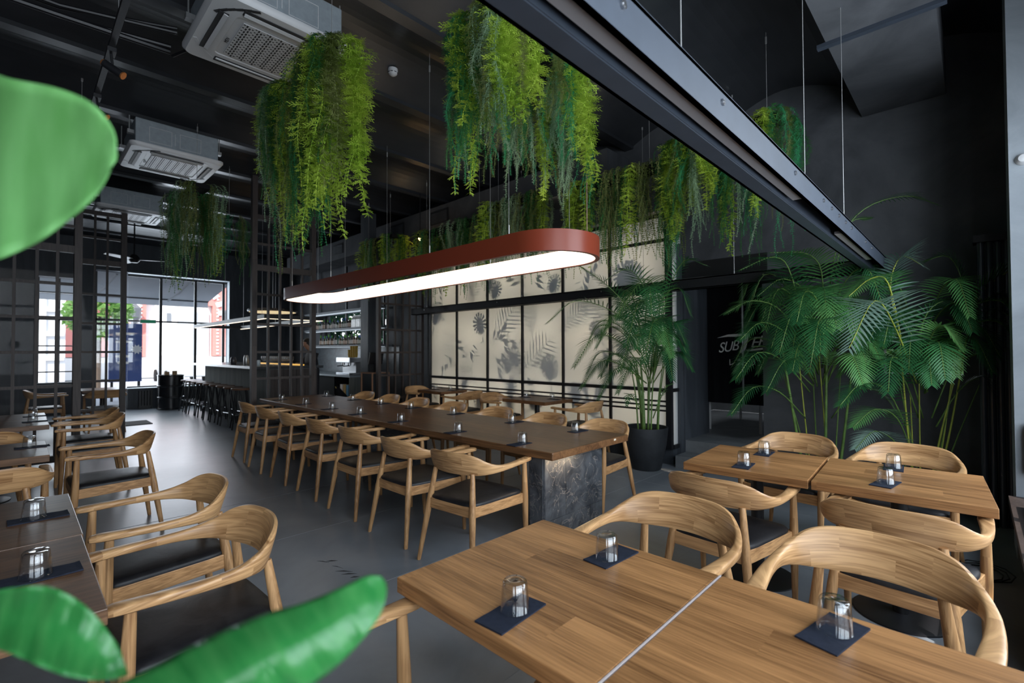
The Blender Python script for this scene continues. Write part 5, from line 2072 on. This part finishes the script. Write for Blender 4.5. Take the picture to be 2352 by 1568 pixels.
canes = []
for k in range(10):
    a = k * 2.4
    bx, by = 5.46 + .10 * math.cos(a) * (k % 3 + 1) / 2, 2.96 + .10 * math.sin(a) * (k % 3 + 1) / 2
    canes.append(([(bx, by, .46), (bx + .03 * math.cos(a), by + .03 * math.sin(a), .9), (bx + .10 * math.cos(a), by + .10 * math.sin(a), 1.35)], .011 + .006 * (k % 3 == 0)))
fr1 = [
    ([A(1490, 860, 5.95), A(1440, 740, 5.7), A(1330, 690, 5.5), A(1258, 740, 5.4)], dict(wd=.019, L_=.30)),
    ([A(1485, 860, 5.95), A(1430, 790, 5.7), A(1370, 770, 5.5), A(1320, 840, 5.35)], dict(wd=.019, L_=.28)),
    ([A(1485, 880, 5.9), A(1430, 840, 5.6), A(1380, 830, 5.4), A(1335, 890, 5.3)], dict(wd=.019, L_=.26)),
    ([A(1495, 850, 6.0), A(1500, 720, 5.8), A(1450, 620, 5.6), A(1380, 650, 5.5)], dict(wd=.019, L_=.30)),
    ([A(1500, 850, 6.0), A(1515, 700, 5.8), A(1480, 640, 5.4), A(1410, 735, 5.2)], dict(wd=.019, L_=.32, mat=M['frond_mid'])),
    ([A(1505, 850, 6.0), A(1520, 720, 6.0), A(1535, 620, 6.0), A(1552, 540, 5.9)], dict(wd=.019, L_=.24, droop=.1)),
    ([A(1505, 850, 6.0), A(1530, 690, 5.8), A(1570, 600, 5.6), A(1625, 610, 5.4)], dict(wd=.019, L_=.22)),
    ([A(1500, 870, 6.0), A(1530, 770, 5.7), A(1550, 740, 5.5), A(1575, 790, 5.4)], dict(wd=.019, L_=.26)),
    ([A(1500, 880, 6.0), A(1540, 820, 5.7), A(1565, 810, 5.5), A(1590, 850, 5.4)], dict(wd=.019, L_=.22)),
    ([A(1500, 870, 5.9), A(1500, 740, 5.6), A(1470, 690, 5.3), A(1440, 790, 5.1)], dict(wd=.019, L_=.30)),
    ([A(1500, 870, 5.9), A(1510, 770, 5.5), A(1500, 740, 5.2), A(1480, 830, 5.0)], dict(wd=.019, L_=.28)),
    ([A(1480, 900, 5.9), A(1450, 850, 5.7), A(1410, 850, 5.5), A(1375, 915, 5.4)], dict(wd=.019, L_=.22)),
    ([A(1495, 880, 5.9), A(1510, 830, 5.8), A(1530, 800, 5.6), A(1545, 870, 5.4)], dict(wd=.019, L_=.25)),
    ([A(1480, 960, 5.9), A(1460, 920, 5.8), A(1445, 905, 5.7), A(1440, 930, 5.6)], dict(wd=.019, L_=.10, n_=14)),
    ([A(1500, 960, 5.9), A(1515, 920, 5.8), A(1530, 890, 5.8), A(1545, 880, 5.7)], dict(wd=.019, L_=.10, n_=14, mat=M['frond_mid'])),
    ([A(1495, 860, 5.95), A(1465, 740, 5.5), A(1400, 660, 5.3), A(1330, 610, 5.3)], dict(wd=.019, L_=.24)),
    ([A(1495, 860, 5.95), A(1500, 800, 5.6), A(1455, 770, 5.3), A(1425, 850, 5.2)], dict(wd=.019, L_=.30)),
    ([A(1495, 900, 5.95), A(1475, 830, 5.6), A(1450, 830, 5.4), A(1420, 900, 5.3)], dict(wd=.019, L_=.24)),
]
def auto_fronds(c, n_, az0, az1, L_, reach, rise, seed, mats):
    r = random.Random(seed)
    out = []
    for k in range(n_):
        a = math.radians(az0 + (az1 - az0) * (k + r.random()) / n_)
        rc = reach * r.uniform(.7, 1.1)
        h = rise * r.uniform(.3, 1.1)
        z0 = c[2] + r.uniform(-.25, .3)
        bx, by = c[0] + .05 * math.cos(a), c[1] + .05 * math.sin(a)
        out.append(([(bx, by, z0), (bx + rc * .35 * math.cos(a), by + rc * .35 * math.sin(a), z0 + h * .8), (bx + rc * .75 * math.cos(a), by + rc * .75 * math.sin(a), z0 + h), (bx + rc * math.cos(a), by + rc * math.sin(a), z0 + h * .7 - .15)],
                    dict(L_=L_ * r.uniform(.85, 1.1), mat=r.choice(mats))))
    return out


fr1 += auto_fronds((5.36, 2.92, 1.35), 16, 100, 290, .27, .62, .55, 3, [M['frond'], M['frond'], M['frond_mid']])
palm(O1, 'areca palm in a round black pot standing before the lit screen', canes, fr1, potr=(.262, .52))

# left palm of the right-hand pair (depth about 4.9 m)
p_ = at(1885, 1100, 4.75)
O2 = (p_.x, p_.y, 0)
canes = []
for k, (bx, tx_, ty) in enumerate(((1850, 1790, 760), (1865, 1830, 780), (1880, 1860, 720), (1895, 1900, 700), (1905, 1880, 800), (1915, 1935, 780), (1925, 1960, 820), (1872, 1800, 860))):
    d_ = 4.75 + .07 * (k % 3 - 1)
    canes.append(([A(bx, 1100, d_), A((bx * 2 + tx_) / 3, (1100 * 2 + ty) / 3 + 10, d_), A(tx_, ty, d_ - .1)], .009 + .008 * (k % 3 == 0), M['cane_yellow'] if k in (1, 4) else M['cane']))
# canes drop to the pot
fr2 = [
    ([A(1850, 830, 4.7), A(1800, 720, 4.5), A(1730, 690, 4.4), A(1665, 720, 4.35)], dict(L_=.27, mat=M['frond_mid'])),
    ([A(1860, 830, 4.7), A(1820, 640, 4.5), A(1780, 590, 4.4), A(1700, 620, 4.3)], dict(L_=.28)),
    ([A(1880, 830, 4.7), A(1890, 650, 4.5), A(1860, 585, 4.4), A(1770, 580, 4.3)], dict(L_=.28, mat=M['frond_mid'])),
    ([A(1890, 830, 4.7), A(1920, 660, 4.6), A(1960, 590, 4.5), A(2010, 640, 4.4)], dict(L_=.26)),
    ([A(1860, 850, 4.7), A(1810, 770, 4.5), A(1750, 740, 4.3), A(1700, 780, 4.2)], dict(L_=.27)),
    ([A(1860, 900, 4.7), A(1800, 830, 4.5), A(1740, 810, 4.3), A(1690, 870, 4.2)], dict(L_=.26)),
    ([A(1850, 960, 4.7), A(1790, 900, 4.5), A(1730, 890, 4.4), A(1680, 950, 4.3)], dict(L_=.22)),
    ([A(1880, 860, 4.7), A(1850, 740, 4.4), A(1820, 720, 4.2), A(1790, 810, 4.1)], dict(L_=.28)),
    ([A(1895, 860, 4.7), A(1890, 760, 4.3), A(1880, 740, 4.1), A(1860, 850, 4.0)], dict(L_=.28)),
    ([A(1900, 880, 4.7), A(1940, 780, 4.5), A(1970, 760, 4.3), A(1990, 840, 4.2)], dict(L_=.26, mat=M['frond_mid'])),
    ([A(1870, 880, 4.7), A(1840, 830, 4.4), A(1800, 830, 4.3), A(1760, 900, 4.2)], dict(L_=.24)),
    ([A(1900, 700, 4.7), A(1925, 560, 4.6), A(1985, 480, 4.5), A(2080, 450, 4.4), A(2155, 470, 4.35)], dict(L_=.22, start=.35)),
    ([A(1905, 700, 4.7), A(1930, 570, 4.65), A(1955, 510, 4.6), A(2000, 500, 4.55)], dict(L_=.17, start=.4, mat=M['frond_mid'])),
    ([A(1880, 850, 4.7), A(1860, 690, 4.6), A(1800, 640, 4.5), A(1740, 680, 4.4)], dict(L_=.27)),
    ([A(1910, 960, 4.7), A(1960, 900, 4.5), A(2020, 900, 4.4), A(2070, 960, 4.3)], dict(L_=.2, mat=M['frond_mid'])),
    ([A(1900, 830, 4.7), A(1880, 700, 4.3), A(1850, 670, 4.1), A(1830, 740, 4.0)], dict(L_=.28)),
]
fr2 += auto_fronds((O2[0], O2[1], 1.35), 26, 88, 272, .27, .70, .7, 5, [M['frond'], M['frond'], M['frond_mid']])
palm(O2, 'bushy areca palm at right, the one beside the kitchen doorway', canes, fr2, potr=(.2, .36))

p_ = at(2125, 1150, 4.35)
O3 = (p_.x, p_.y, 0)
canes = []
for k, (bx, tx_, ty, dd) in enumerate(((2105, 2065, 760, 4.1), (2115, 2110, 800, 4.2), (2128, 2210, 740, 4.2), (2135, 2230, 720, 4.3), (2140, 2200, 760, 4.2), (2120, 2060, 850, 4.2), (2132, 2190, 880, 4.4), (2100, 2090, 900, 4.3), (2145, 2260, 860, 4.4))):
    canes.append(([A(bx, 1150, 4.35), A(bx * .55 + tx_ * .45, 1010, (4.35 + dd) / 2), A(tx_, ty, dd)], .0075 + .003 * (k % 3 == 0), M['cane_yellow'] if k % 3 != 2 else M['cane']))
fr3 = [
    ([A(2105, 880, 4.2), A(2060, 760, 4.0), A(2010, 690, 3.85), A(1950, 800, 3.7)], dict(L_=.40, n_=30, wd=.022, droop=.18, mat=M['frond_pale'], stalk=M['cane_yellow'], vang=.2)),
    ([A(2180, 800, 4.2), A(2230, 700, 4.1), A(2290, 640, 4.0), A(2380, 590, 3.9)], dict(L_=.26, n_=24, wd=.034, droop=.10, start=.25, mat=M['frond_mid'], stalk=M['cane_yellow'], vang=1.5)),
    ([A(2070, 780, 4.1), A(2045, 660, 4.1), A(2070, 590, 4.1), A(2120, 610, 4.0)], dict(L_=.30, wd=.018, mat=M['frond_pale'], stalk=M['cane_yellow'])),
    ([A(2070, 780, 4.1), A(2040, 650, 4.0), A(2000, 640, 3.9), A(1950, 680, 3.8)], dict(L_=.26, mat=M['frond_mid'], stalk=M['cane_yellow'])),
    ([A(2110, 880, 4.2), A(2120, 740, 4.1), A(2170, 690, 4.0), A(2230, 720, 3.9)], dict(L_=.24, mat=M['frond'])),
    ([A(2110, 880, 4.2), A(2140, 770, 4.0), A(2170, 750, 3.9), A(2210, 800, 3.8)], dict(L_=.24, mat=M['frond_mid'])),
    ([A(2230, 740, 4.3), A(2270, 690, 4.2), A(2300, 680, 4.1), A(2330, 730, 4.0)], dict(L_=.18, mat=M['frond_mid'])),
    ([A(2090, 1000, 4.3), A(2040, 900, 4.1), A(1980, 880, 4.0), A(1930, 930, 3.9)], dict(L_=.25, mat=M['frond'])),
    ([A(2095, 1040, 4.3), A(2060, 960, 4.1), A(2010, 940, 4.0), A(1960, 980, 3.9)], dict(L_=.24, mat=M['frond_mid'])),
    ([A(2085, 1090, 4.3), A(2060, 1020, 4.1), A(2010, 990, 4.0), A(1965, 1030, 3.9)], dict(L_=.22, mat=M['frond_pale'])),
    ([A(2120, 960, 4.3), A(2090, 860, 4.2), A(2050, 820, 4.0), A(2040, 900, 3.9)], dict(L_=.28, mat=M['frond'])),
    ([A(2140, 960, 4.4), A(2190, 840, 4.4), A(2240, 800, 4.4), A(2290, 850, 4.3)], dict(L_=.24, mat=M['frond'])),
    ([A(2150, 980, 4.4), A(2200, 900, 4.4), A(2250, 870, 4.4), A(2290, 930, 4.3)], dict(L_=.22, mat=M['frond'])),
    ([A(2180, 760, 4.4), A(2210, 660, 4.4), A(2180, 590, 4.4), A(2120, 600, 4.4)], dict(L_=.26, mat=M['frond'])),
    ([A(2130, 900, 4.4), A(2110, 750, 4.4), A(2060, 700, 4.4), A(2010, 760, 4.4)], dict(L_=.26, mat=M['frond'])),
    ([A(2110, 960, 4.3), A(2070, 860, 4.2), A(2010, 830, 4.2), A(1980, 890, 4.1)], dict(L_=.26, mat=M['frond'])),
]
fr3 += auto_fronds((O3[0], O3[1], 1.3), 22, 88, 272, .25, .65, .6, 9, [M['frond'], M['frond'], M['frond_mid']])
palm(O3, 'areca palm at far right with tall yellow-green stalks and a big pale frond', canes, fr3, potr=(.2, .36))

# ================================================================== FOREGROUND LEAVES
def bigleafmat(name, c1, c2, rough, sx, trans, bump):
  global FG
  FG = bpy.data.materials.new(name)
  FG.use_nodes = True
  nt = FG.node_tree
  b = nt.nodes['Principled BSDF']
  tc = nt.nodes.new('ShaderNodeUVMap')
  mp = nt.nodes.new('ShaderNodeMapping')
  mp.inputs['Scale'].default_value = (sx, 1.2, 1)
  nz = nt.nodes.new('ShaderNodeTexNoise')
  nz.inputs['Scale'].default_value = 1.0
  nz.inputs['Detail'].default_value = 3
  rp = nt.nodes.new('ShaderNodeValToRGB')
  rp.color_ramp.elements[0].position = .3
  rp.color_ramp.elements[1].position = .75
  rp.color_ramp.elements[0].color = (*c1, 1)
  rp.color_ramp.elements[1].color = (*c2, 1)
  nt.links.new(tc.outputs[0], mp.inputs[0])
  nt.links.new(mp.outputs[0], nz.inputs['Vector'])
  nt.links.new(nz.outputs['Fac'], rp.inputs[0])
  nt.links.new(rp.outputs[0], b.inputs['Base Color'])
  b.inputs['Roughness'].default_value = rough
  bpn = nt.nodes.new('ShaderNodeBump')
  bpn.inputs['Strength'].default_value = bump
  bpn.inputs['Distance'].default_value = .004
  nt.links.new(nz.outputs['Fac'], bpn.inputs['Height'])
  nt.links.new(bpn.outputs[0], b.inputs['Normal'])
  tr_ = nt.nodes.new('ShaderNodeBsdfTranslucent')
  nt.links.new(rp.outputs[0], tr_.inputs[0])
  mx_ = nt.nodes.new('ShaderNodeMixShader')
  mx_.inputs[0].default_value = trans
  nt.links.new(b.outputs[0], mx_.inputs[1])
  nt.links.new(tr_.outputs[0], mx_.inputs[2])
  nt.links.new(mx_.outputs[0], nt.nodes['Material Output'].inputs[0])
  return FG


FGA = bigleafmat('big_leaf_light_green', (.13, .38, .10), (.24, .55, .20), .45, 9, .45, .1)
FGB = bigleafmat('big_leaf_deep_green', (.018, .16, .035), (.05, .23, .06), .20, 22, .2, .35)

BP = thing('big_leaf_plant', 'broad-leaved green plant right beside the camera, its large leaves blurred', 'plant', (-.12, .42, 0))
bp0 = Vector((-.12, .42, 0))


def resample(P_, n_):
    P_ = [np.array(p, float) for p in P_]
    C_ = np.array(catmull(P_, 10))
    d_ = np.concatenate([[0], np.cumsum(np.linalg.norm(np.diff(C_[:, :2], axis=0), axis=1))])
    t = np.linspace(0, d_[-1], n_)
    return np.column_stack([np.interp(t, d_, C_[:, k]) for k in range(C_.shape[1])])


def big_leaf(upper, lower, cup=.03, name='leaf', nu=40, nv=14, mat=None):
    """leaf surface between two margins, each a list of (px, py, depth)"""
    U_, L__ = resample(upper, nu), resample(lower, nu)
    verts, uvs = [], []
    for i in range(nu):
        for j in range(nv):
            v = j / (nv - 1)
            p = U_[i] * (1 - v) + L__[i] * v
            dd = p[2] + cup * math.sin(PI * v) * math.sin(PI * min(1, .1 + i / nu)) + .002 * math.sin(i * 1.3) * (abs(v - .5) * 2)
            w_ = at(p[0], p[1], dd) - bp0
            verts.append(tuple(w_))
            uvs.append((i / nu, v))
    me = bpy.data.meshes.new(name)
    faces = []
    for i in range(nu - 1):
        for j in range(nv - 1):
            a = i * nv + j
            faces.append((a, a + nv, a + nv + 1, a + 1))
    me.from_pydata(verts, [], faces)
    uvl = me.uv_layers.new(name='UVMap')
    for lp in me.loops:
        uvl.data[lp.index].uv = uvs[lp.vertex_index]
    me.materials.append(mat or FGB)
    me.polygons.foreach_set('use_smooth', [True] * len(me.polygons))
    o = bpy.data.objects.new(name, me)
    COL.objects.link(o)
    o.parent = BP
    s_ = o.modifiers.new('thick', 'SOLIDIFY')
    s_.thickness = .0012
    return o


dA = .42
big_leaf([(-380, 330, .50), (-150, 150, .47), (30, 182, dA), (140, 205, dA), (215, 240, dA), (262, 300, dA), (269, 360, dA)],
         [(-380, 420, .50), (-250, 620, .47), (-60, 610, dA), (60, 570, dA), (140, 520, dA), (225, 445, dA), (266, 366, dA)], .03, mat=FGA)
big_leaf([(-200, 1420, .42), (-60, 1368, .41), (20, 1350, .40), (110, 1346, .40), (180, 1378, .40), (235, 1430, .40), (275, 1495, .40), (291, 1545, .40)],
         [(-200, 1440, .40), (-60, 1475, .38), (20, 1500, .37), (90, 1530, .36), (150, 1552, .36), (205, 1562, .37), (255, 1562, .385), (290, 1552, .40)], .015)
big_leaf([(200, 1600, .36), (330, 1545, .36), (450, 1480, .37), (590, 1418, .38), (700, 1385, .39), (780, 1352, .40), (835, 1326, .41), (868, 1322, .42), (884, 1338, .42)],
         [(330, 1790, .34), (460, 1740, .34), (580, 1660, .35), (690, 1590, .36), (770, 1530, .37), (830, 1470, .38), (868, 1420, .39), (884, 1380, .405), (887, 1345, .42)], -.02)
# curled tip lip of the lowest leaf
big_leaf([(775, 1378, .405), (800, 1352, .41), (835, 1330, .42), (868, 1323, .425), (884, 1336, .425)],
         [(776, 1380, .404), (815, 1378, .43), (845, 1385, .44), (870, 1375, .44), (885, 1340, .425)], .01, nu=20, nv=8)
for (px, py, d_) in ((-380, 375, .50), (-200, 1430, .41), (260, 1700, .35)):
    e_ = at(px, py, d_) - bp0
    MB().tube([(0, 0, .3), tuple(Vector((e_.x * .4, e_.y * .4, (e_.z + .3) / 2))), tuple(e_)], .006, 8).build('stem', M['cane'], BP, smooth=True)
MB().lathe([(.10, 0), (.15, .28), (.15, .32), (.13, .32), (.12, .29), (.01, .29)], n=32).build('pot', M['pot'], BP, smooth='auto')

# ================================================================== DOORWAY CURTAIN WITH THE SIGN
NOREN = plain('black_cloth', (.006, .006, .008), .9, spec=.15)
SIGN = plain('grey_print', (.90, .90, .88), .8)


def curtain(y0, y1, label, wave):
    cyy = (y0 + y1) / 2
    t = thing('door_curtain', label, 'curtain', (6.80, cyy, 0), 0, 'kitchen door curtains')
    mb = MB()
    n_ = 24
    for s in (-.003, .003):
        for z in (.735, 2.40):
            for i in range(n_ + 1):
                yy = y0 + (y1 - y0) * i / n_
                mb.v.append((s + wave * math.sin(i * .9) * (1 if z < 1 else .3), yy - cyy, z))
    m = n_ + 1
    for i in range(n_):
        mb.f.append((i, i + 1, m + i + 1, m + i))
        mb.f.append((2 * m + i, 3 * m + i, 3 * m + i + 1, 2 * m + i + 1))
    for z_ in (0, 1):
        for i in range(n_):
            a, c = z_ * m + i, 2 * m + z_ * m + i
            mb.f.append((a, c, c + 1, a + 1))
    mb.build('cloth', NOREN, t)
    return t


c1 = curtain(2.262, 2.725, 'black doorway curtain carrying the left half of the grey sign lettering', .006)
c2 = curtain(1.79, 2.238, 'black doorway curtain partly behind the palm, right of the narrow gap', .006)
rd = MB().tube([(6.8, 1.785, 2.41), (6.8, 2.735, 2.41)], .012, 8).build('curtain_rod', M['black'])
tag(rd, 'black rod above the kitchen curtains', 'rod')
structure(MB().box(6.035, 6.052, 1.72, 2.76, 2.40, 2.60).build('trim_5', M['black']))


def sgn(parent, y, z, s, size, shear=.25, sx=1.0):
    mw = Matrix.Translation((-.0125, y - parent.location.y, z)) @ Matrix.Rotation(-PI / 2, 4, 'Z') @ Matrix.Rotation(PI / 2, 4, 'X')
    return text(s, size, SIGN, parent, mw, shear=shear, sx=sx)


def ypx(px, py=780):
    c = RM @ np.array([(px - 1176) / FPX, -(py - 784) / FPX, -1.0])
    k = 6.79 / c[0]
    return c[1] * k, CH + c[2] * k


for ch_, px, py, sz, sx in (('S', 1656, 799, .20, .8), ('U', 1671, 797, .20, .8), ('B', 1688, 794, .20, .8)):
    y_, z_ = ypx(px, py)
    sgn(c1, y_, z_, ch_, sz, .3, sx)
for ch_, px, py, sz in (('E', 1732, 787, .20), ('R', 1750, 784, .20)):
    y_, z_ = ypx(px, py)
    sgn(c2, y_, z_, ch_, sz, .3)


def polysign(parent, pts, name='lettering'):
    mb = MB()
    q = [ypx(*p) for p in pts]
    n_ = len(q)
    mb.v = [(-.0125, y - parent.location.y, z) for y, z in q] + [(-.0105, y - parent.location.y, z) for y, z in q]
    mb.f = [tuple(range(n_)), tuple(n_ + i for i in reversed(range(n_)))] + [(i, (i + 1) % n_, n_ + (i + 1) % n_, n_ + i) for i in range(n_)]
    return mb.build(name, SIGN, parent)


polysign(c1, [(1647, 776), (1672, 768), (1704, 766), (1704, 771), (1690, 773), (1672, 773)])
polysign(c1, [(1704, 792), (1698, 811), (1704, 811)])
polysign(c2, [(1709, 766), (1722, 765), (1714, 798), (1709, 809), (1709, 786)])
polysign(c2, [(1714, 803), (1770, 796), (1752, 803), (1718, 807)])
jy, jz = ypx(1690, 833)
sgn(c1, jy, jz, 'レス', .105, 0)
jy, jz = ypx(1728, 834)
sgn(c2, jy, jz, 'トラン', .105, 0)
ltab = thing('kitchen_table', 'pale kitchen work table behind the curtain, only its feet showing', 'table', (7.62, 2.5, .3))
MB().box(-.5, .9, -.4, .4, .82, .86).build('tabletop', M['steel'], ltab)
for a in (-.45, .85):
    for b_ in (-.35, .35):
        MB().tube([(a, b_, 0), (a, b_, .82)], .02, 8).build('leg', M['white'], ltab)

structure(MB().box(.9, 5.6, 2.728, 2.731, .0002, .0012).box(-.2, 5.6, 3.93, 3.933, .0002, .0012).box(-.2, 5.6, 5.13, 5.133, .0002, .0012).box(1.2, 5.6, 1.53, 1.533, .0002, .0012).box(3.7, 3.704, -.6, 8.0, .0002, .0012).box(4.9, 4.904, -.6, 8.0, .0002, .0012).box(3.7, 5.8, 3.1, 3.104, .0002, .0012).build('trim_6', plain('floor_joint', (.26, .27, .29), .5)))
pc = MB()
for k_ in range(3):
    pc.tube([(4.42 + .13 * math.cos(a * .7 + k_) * (1 + .2 * k_), -.02 + .09 * math.sin(a * .7 + k_) * (1 + .3 * k_), .007 + .005 * k_) for a in range(10)], .004, 6)
q = pc.build('power_cord', M['black'], None, smooth=True)
tag(q, 'loose black power cord coiled on the floor beside the bench', 'cord')
# ================================================================== FLOOR MARKS
fmk = []
MK = plain('dark_floor_scuff', (.03, .032, .036), .6)
mb = MB()
for (px, py, s_) in ((742, 1290, .05), (762, 1288, .04), (775, 1302, .05), (790, 1312, .06), (802, 1318, .05), (815, 1325, .03)):
    c = RM @ np.array([(px - 1176) / FPX, -(py - 784) / FPX, -1.0])
    k = -CH / c[2]
    x, y = c[0] * k, c[1] * k
    a = random.uniform(-.5, .5) - .8
    mb.prism([(x - s_ * math.cos(a), y - s_ * math.sin(a)), (x - .2 * s_ * math.cos(a) + .008, y - .2 * s_ * math.sin(a) - .012), (x + s_ * math.cos(a), y + s_ * math.sin(a)), (x + .1 * s_, y + .016)], .0003, .0008)
q = mb.build('floor_scuff', MK)
tag(q, 'dark scuff marks on the grey floor before the first armchair', 'scuff marks')
